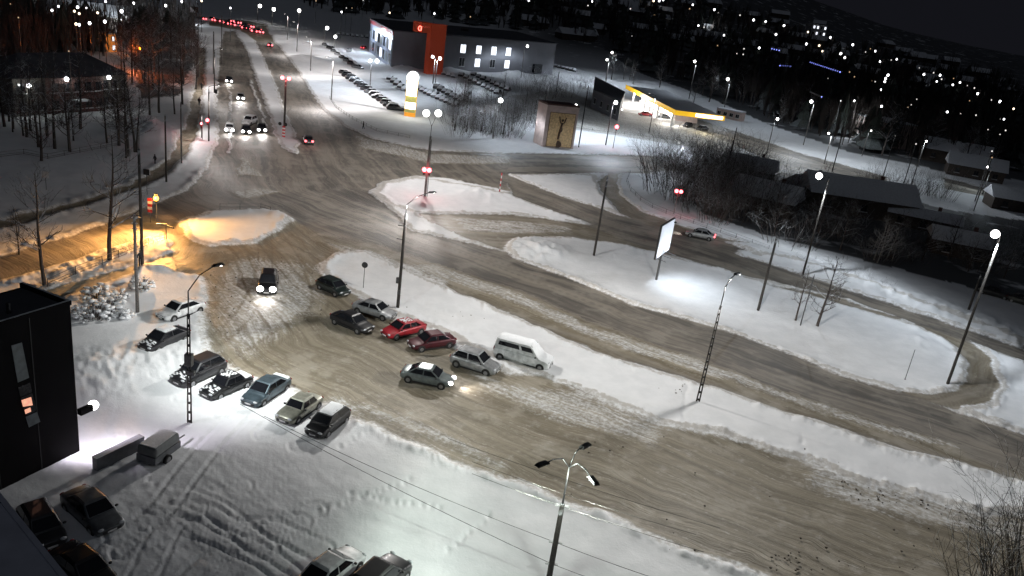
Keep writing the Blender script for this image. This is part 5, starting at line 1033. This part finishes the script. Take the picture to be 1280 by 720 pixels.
# left background trees
for i in range(30):
    px = R.uniform(-10, 250); py = R.uniform(118, 205) if px < 175 else R.uniform(60, 175)
    if 236 < px and py > 60: px = 228
    if 15 < px < 170 and py < 158: py = R.uniform(160, 205)
    b = G(px, py); place_tree(i % 5, b, R.uniform(7, 14), 'bare dark tree in the unlit grounds left of the avenue', 'trees left of the avenue')
for i in range(40):
    px = R.uniform(140, 248); py = R.uniform(48, 112); b = G(px, py); place_tree(i % 5, b, R.uniform(10, 16), 'bare tree in the dark grove above the crossing, left of the avenue', 'dark grove left of the avenue')
for i in range(30):   # edge of the wood behind the fuel station
    px = R.uniform(760, 1240); py = 62+(px-760)*.27+R.uniform(20, 42); b = G(px, py); place_tree(i % 5, b, R.uniform(9, 16), 'bare tree at the edge of the dark wood behind the fuel station', 'trees at the edge of the wood')
# the dark wood itself: conifers and bare crowns as one mass
def wood():
    R = random.Random(77); mb = MB(); cnt = 0
    zones = [([(700,0),(760,58),(800,88),(890,118),(960,150),(1060,186),(1180,205),(1290,215),(1290,120),(1180,92),(1080,70),(1000,48),(900,20),(860,0)], 3600), ([(560,0),(700,0),(745,60),(690,44),(560,30),(470,22),(430,20),(380,8),(380,0)], 700),
             ([(0,0),(240,0),(240,14),(160,12),(0,60)], 260), ([(0,62),(60,50),(130,48),(165,60),(150,72),(60,84),(0,98)], 260), ([(150,42),(236,36),(238,60),(170,72)], 110)]
    for poly, n in zones:
        xs = [p[0] for p in poly]; ys = [p[1] for p in poly]
        for _ in range(n):
            px, py = R.uniform(min(xs), max(xs)), R.uniform(min(ys), max(ys)); ins = False
            for i in range(len(poly)):
                (ax, ay), (bx, by) = poly[i], poly[(i+1) % len(poly)]
                if (ay > py) != (by > py) and px < (bx-ax)*(py-ay)/(by-ay)+ax: ins = not ins
            if not ins: continue
            b = G(px, py); far = (b-EYE).length
            if far > 2000: continue
            s = 1+far/500; hh = R.uniform(8, 15)*(1+far/2500)
            if R.random() < .18:
                hh *= .8; rad = hh*.24*min(s, 2.0); k = 6; z = b.z+hh*.12
                for j in range(3):
                    z0 = b.z+hh*(.1+.27*j); z1 = b.z+hh*(.5+.25*j); rj = rad*(1-.27*j); P = [(b.x+rj*R.uniform(.75, 1.2)*math.cos(6.283*i/k), b.y+rj*R.uniform(.75, 1.2)*math.sin(6.283*i/k), z0+R.uniform(-.5, .5)) for i in range(k)]+[(b.x, b.y, z1)]
                    mb.mi = 0; mb.add(P, [(i, (i+1) % k, k) for i in range(k)])
            else:
                mb.mi = 1
                for j in range(11):
                    a = R.uniform(0, 6.283); q = Vector((b.x+math.cos(a)*hh*.22*R.random(), b.y+math.sin(a)*hh*.22*R.random(), b.z+hh*R.uniform(.6, 1.0))); mb.tube((b.x, b.y, b.z+hh*R.uniform(0, .3)), q, .10*s, .03*s, 3, False)
    tag(mb.build('wood', ['needle', 'bark']), 'dark wood of conifers and bare crowns', 'wood', kind='stuff')
wood()
R = random.Random(91)
for i in range(46):   # overgrown yards
    px = R.uniform(930, 1280); py = R.uniform(238, 300)+(px-930)*.17; b = G(px, py)
    if i % 3 == 0: place_tree(i % 5, b, R.uniform(5, 9), 'dark bare tree in the unlit yards at the right', 'trees of the dark yards')
    else: place_bush(i % 3, b, R.uniform(3, 6), 'dark bare bush in the unlit yards at the right', 'bushes of the dark yards', wide=1.4)
# ------------------------------------------------------------- cottages and lamps of the far hillside
R = random.Random(13)
for i in range(60):
    px = R.uniform(640, 1270); py = R.uniform(4, 60)+max(0, (px-900))*.24
    if py < 4: continue
    b = G(px, py)
    if (b-EYE).length > 1500: continue
    gable('far_house', 'small dark house with a dull snowy roof on the far hillside', b, R.uniform(-.8, .8), R.uniform(11, 20), R.uniform(8, 11), 4, 3.5, group='houses on the far hillside', chim=False, wins=False)
for i in range(14):
    b = G(R.uniform(0, 240), R.uniform(2, 40))
    gable('far_house', 'dark house far off at the top left of the picture', b, R.uniform(-.8, .8), R.uniform(11, 18), R.uniform(8, 11), 5, 3.5, group='houses at the top left', chim=False, wins=False)
FAR = [(13,5,2),(23,22,3),(65,13,5),(73,8,4),(108,10,4),(97,9,6),(99,17,5),(93,14,5),(122,16,5),(95,30,6),(99,31,6),(112,29,7),(131,27,7),(152,14,8),(132,2,5),(167,4,5),(227,2,5),(207,7,6),(252,1,5),(86,64,3),(288,10,4),(395,1,3),(427,15,4),(433,10,2),(440,10,2),(487,16,4),(543,17,4),(454,0,3),(588,21,3),(661,1,4),(735,7,3),(788,11,3),(770,17,1),(818,19,3),(817,1,5),(824,1,5),(829,0,4),(866,6,4),(862,11,3),(893,12,5),(898,16,2),(925,19,3),(942,25,5),(957,27,4),(873,32,4),(880,34,3),(905,44,4),(897,57,3),(921,67,2),(929,68,3),(949,60,5),(930,61,3),(980,32,5),(970,43,5),(1012,31,3),(1010,40,4),(1008,55,5),(1024,57,5),(1028,64,4),(1038,47,5),(1051,67,6),(1056,72,5),(1066,56,5),(1082,65,2),(1094,64,4),(1114,75,2),(1100,77,4),(1121,74,4),(1110,94,6),(1107,98,5),(1106,102,5),(1094,102,3),(1090,101,2),(1101,112,4),(1102,133,5),(1068,126,4),(1051,126,3),(1155,93,5),(1149,85,2),(1167,91,3),(1175,94,5),(1171,102,4),(1177,99,3),(1191,106,4),(1192,98,2),(1200,103,4),(1209,107,2),(1218,110,3),(1222,117,5),(1239,125,3),(1250,127,6),(1267,136,4),(1184,140,5),(1201,142,2),(1220,144,3),(1255,149,4),(1250,149,2),(1235,162,2),(1250,168,2),(1257,163,3),(1212,126,2),(1088,61,2),(1035,98,1),(1062,90,3),(1068,96,3),(1146,124,2),(1139,131,2),(1135,134,2),(740,2,4),(790,45,1),(1240,189,3),(1240,197,3),(1145,180,3),(1119,170,1)]
for (px, py, s) in FAR:
    hL = 12.0; b = G(px, py, hL); dist = (b-EYE).length; b = Vector((b.x, b.y, b.z-hL)); rad = (s*.19+.15)*dist/F
    b = b+(EYE-b)*.0
    t = thing('far_lamp', 'tiny lamp of the distant town', 'lamp', b, 0, 'lamps of the distant town'); MB().tube((0, 0, -2), (0, 0, hL), .12, .1, 4).build('pole', 'steel', t); MB().ball((0, 0, hL), rad, 8, 6, (1, 1, 1.15)).build('lamp_glass', ('bulbwarm' if (px*7+py) % 5 == 0 else 'bulbfar') if s > 3 else ('bulbdim' if (px+py) % 3 else 'bulbwarmdim'), t)
for (p0, p1, n, m, lab) in (((1013,78),(1050,90),16,'bluelit','long bluish string of lights on a far roof'), ((975,82),(988,83),7,'bluelit','short deep blue string of lights on a far roof'), ((965,61),(974,63),4,'bluelit','blue lights at the left of the far hillside'), ((1013,115),(1027,121),3,'bluelit','faint blue lights behind the wood edge')):
    A, B = G(*p0, 17), G(*p1, 17); f = MB(); f.path([A-A, B-A], .25, 4); r_ = (A-EYE).length/F*.62
    t = thing('garland', lab, 'garland', A); f.build('cable', 'wire', t); g_ = MB()
    for i in range(n): g_.ball((B-A)*i/(n-1), r_, 6, 4)
    g_.build('bulbs', m, t)['kind'] = 'stuff'
# ------------------------------------------------------------- railings and fences
def railing(name, pts, label, h=1.0, step=2.0, m='steel', board=False):
    P = [G(*q) for q in pts]; t = thing(name, label, 'fence', P[0]); o = P[0]; rails = MB(); posts = []
    for a, c in zip(P[:-1], P[1:]):
        n = max(1, int((c-a).length/step))
        for i in range(n): posts.append(a.lerp(c, i/n)-o)
        for z in ((h, h*.55, .25) if not board else (h, h*.8, h*.6, h*.4)): rails.tube(a-o+Vector((0, 0, z)), c-o+Vector((0, 0, z)), .025, .025, 4)
    posts.append(P[-1]-o); rails.build('rails', m, t); pm_ = MB().tube((0, 0, -.2), (0, 0, h+.05), .04, .035, 5).mesh('post', m)
    for q in posts[:100]: link('post', pm_, t, q)
railing('railing', [(60,361),(95,345),(128,332),(168,316),(186,308),(206,302)], 'metal railing along the footpath in the orange-lit snow', 1.0, 2.2)
railing('railing', [(412,124),(420,136),(440,150),(470,165),(512,174)], 'low snowy railing round the corner right of the avenue', .8, 2.2, 'concrete')
railing('railing', [(787,218),(783,228),(788,240),(800,252),(815,261),(850,275),(900,292),(960,314)], 'snowy railing curving with the slip lane behind the billboard', .9, 2.4, 'darkpole')
railing('railing', [(275,262),(300,262),(326,262),(338,266)], 'short railing behind the orange snow mound', .8, 1.8)
railing('wooden_fence', [(0,198),(30,194),(60,200),(100,192),(150,182)], 'low fence in the dark grounds at the left', .9, 3, 'wood')
railing('fence', [(1148,277),(1188,293),(1222,310)], 'pale board fence in the dark yards at the right', 1.4, 2.5, 'shed', True)
railing('fence', [(720,161),(760,166),(800,171),(850,176)], 'low fence with dark posts between forecourt and side road', .8, 3, 'darkpole')
# ------------------------------------------------------------- people
def person(px, py, label, coat='coat', Ht=1.72, rz=0, stride=.25):
    b = G(px, py); t = thing('person', label, 'person', b, rz, 'people on foot'); s = Ht/1.72
    V_ = [(0,0,.95),(0,0,1.2),(0,.01,1.42),(0,.01,1.50),(0,.02,1.62),(-.10,0,.92),(-.11,stride*.5,.50),(-.11,stride*.4,.08),(-.11,stride*.4+.16,.04),(.10,0,.92),(.11,-stride*.3,.50),(.11,-stride,.10),(.11,-stride+.15,.05),(-.2,0,1.40),(-.27,-.06,1.13),(-.25,.06,.90),(.2,0,1.40),(.27,.08,1.13),(.25,.20,.93)]
    E_ = [(0,1),(1,2),(2,3),(3,4),(0,5),(5,6),(6,7),(7,8),(0,9),(9,10),(10,11),(11,12),(2,13),(13,14),(14,15),(2,16),(16,17),(17,18)]; RD = [.17,.17,.13,.06,.095,.10,.08,.055,.05,.10,.08,.055,.05,.075,.06,.045,.075,.06,.045]
    me = bpy.data.meshes.new('body'); me.from_pydata([tuple(c*s for c in v_) for v_ in V_], E_, []); o = link('body', me, t); sk = o.modifiers.new('skin', 'SKIN'); me.skin_vertices.new() if not me.skin_vertices else None
    for i, r_ in enumerate(RD): me.skin_vertices[0].data[i].radius = (r_*s, r_*s)
    me.skin_vertices[0].data[0].use_root = True; o.modifiers.new('smooth', 'SUBSURF').levels = 1; me.materials.append(M[coat])
    MB().ball((0, .03*s, 1.66*s), .115*s, 10, 8, (.95, 1, 1)).build('hood', coat, t, True); MB().ball((0, .11*s, 1.62*s), .07*s, 8, 6, (.9, .6, 1.1)).build('face', 'skin', t, True)
person(176, 333, 'dark clothed person standing at the foot of the tall utility pole', rz=.5, stride=.05); person(194, 207, 'person in dark clothes on the footpath beside the black post', rz=2.6)
person(249, 132, 'person in dark clothes walking on the footpath, nearer the crossing', rz=.1); person(252, 112, 'person in dark clothes further up the footpath left of the avenue', rz=3.0); person(454, 162, 'person in dark clothes by the low railing at the corner', rz=1.5)
b = G(266, 117); MBb = MB().tube((0, 0, 0), (0, 0, 1.0), .28, .32, 10); o = MBb.build('litter_bin', 'trim'); o.location = b+Vector((.8, 0, .1)); tag(o, 'dark litter bin beside the lamp post left of the avenue', 'bin')
# small dark clods scattered on the snow: one mass nobody could count
def clods():
    R = random.Random(3); f = MB()
    areas = [((1040,595),(1230,650),45),((1000,560),(1060,590),10),((200,440),(245,470),50),((250,330),(300,420),30),((820,480),(860,500),8),((640,540),(1200,690),30),((960,690),(1150,715),26),((500,375),(620,400),14),((1130,405),(1200,450),18),((560,100),(650,140),20),((700,160),(900,180),25),((300,310),(420,400),40)]
    for (x0, y0), (x1, y1), n in areas:
        for _ in range(n):
            px, py = R.uniform(x0, x1), R.uniform(y0, y1)
            if (x0, y0) == (1040, 595): py = y0+(px-x0)*.24+R.gauss(12, 7)
            b = G(px, py); r = R.uniform(.03, .085); f.ball((b.x, b.y, b.z+.12+r*.2), r, 5, 4, (R.uniform(.8, 1.6), R.uniform(.8, 1.6), .7))
    tag(f.build('clods', 'mud'), 'small dark clods of frozen slush scattered on the snow', 'clods', kind='stuff')
clods()
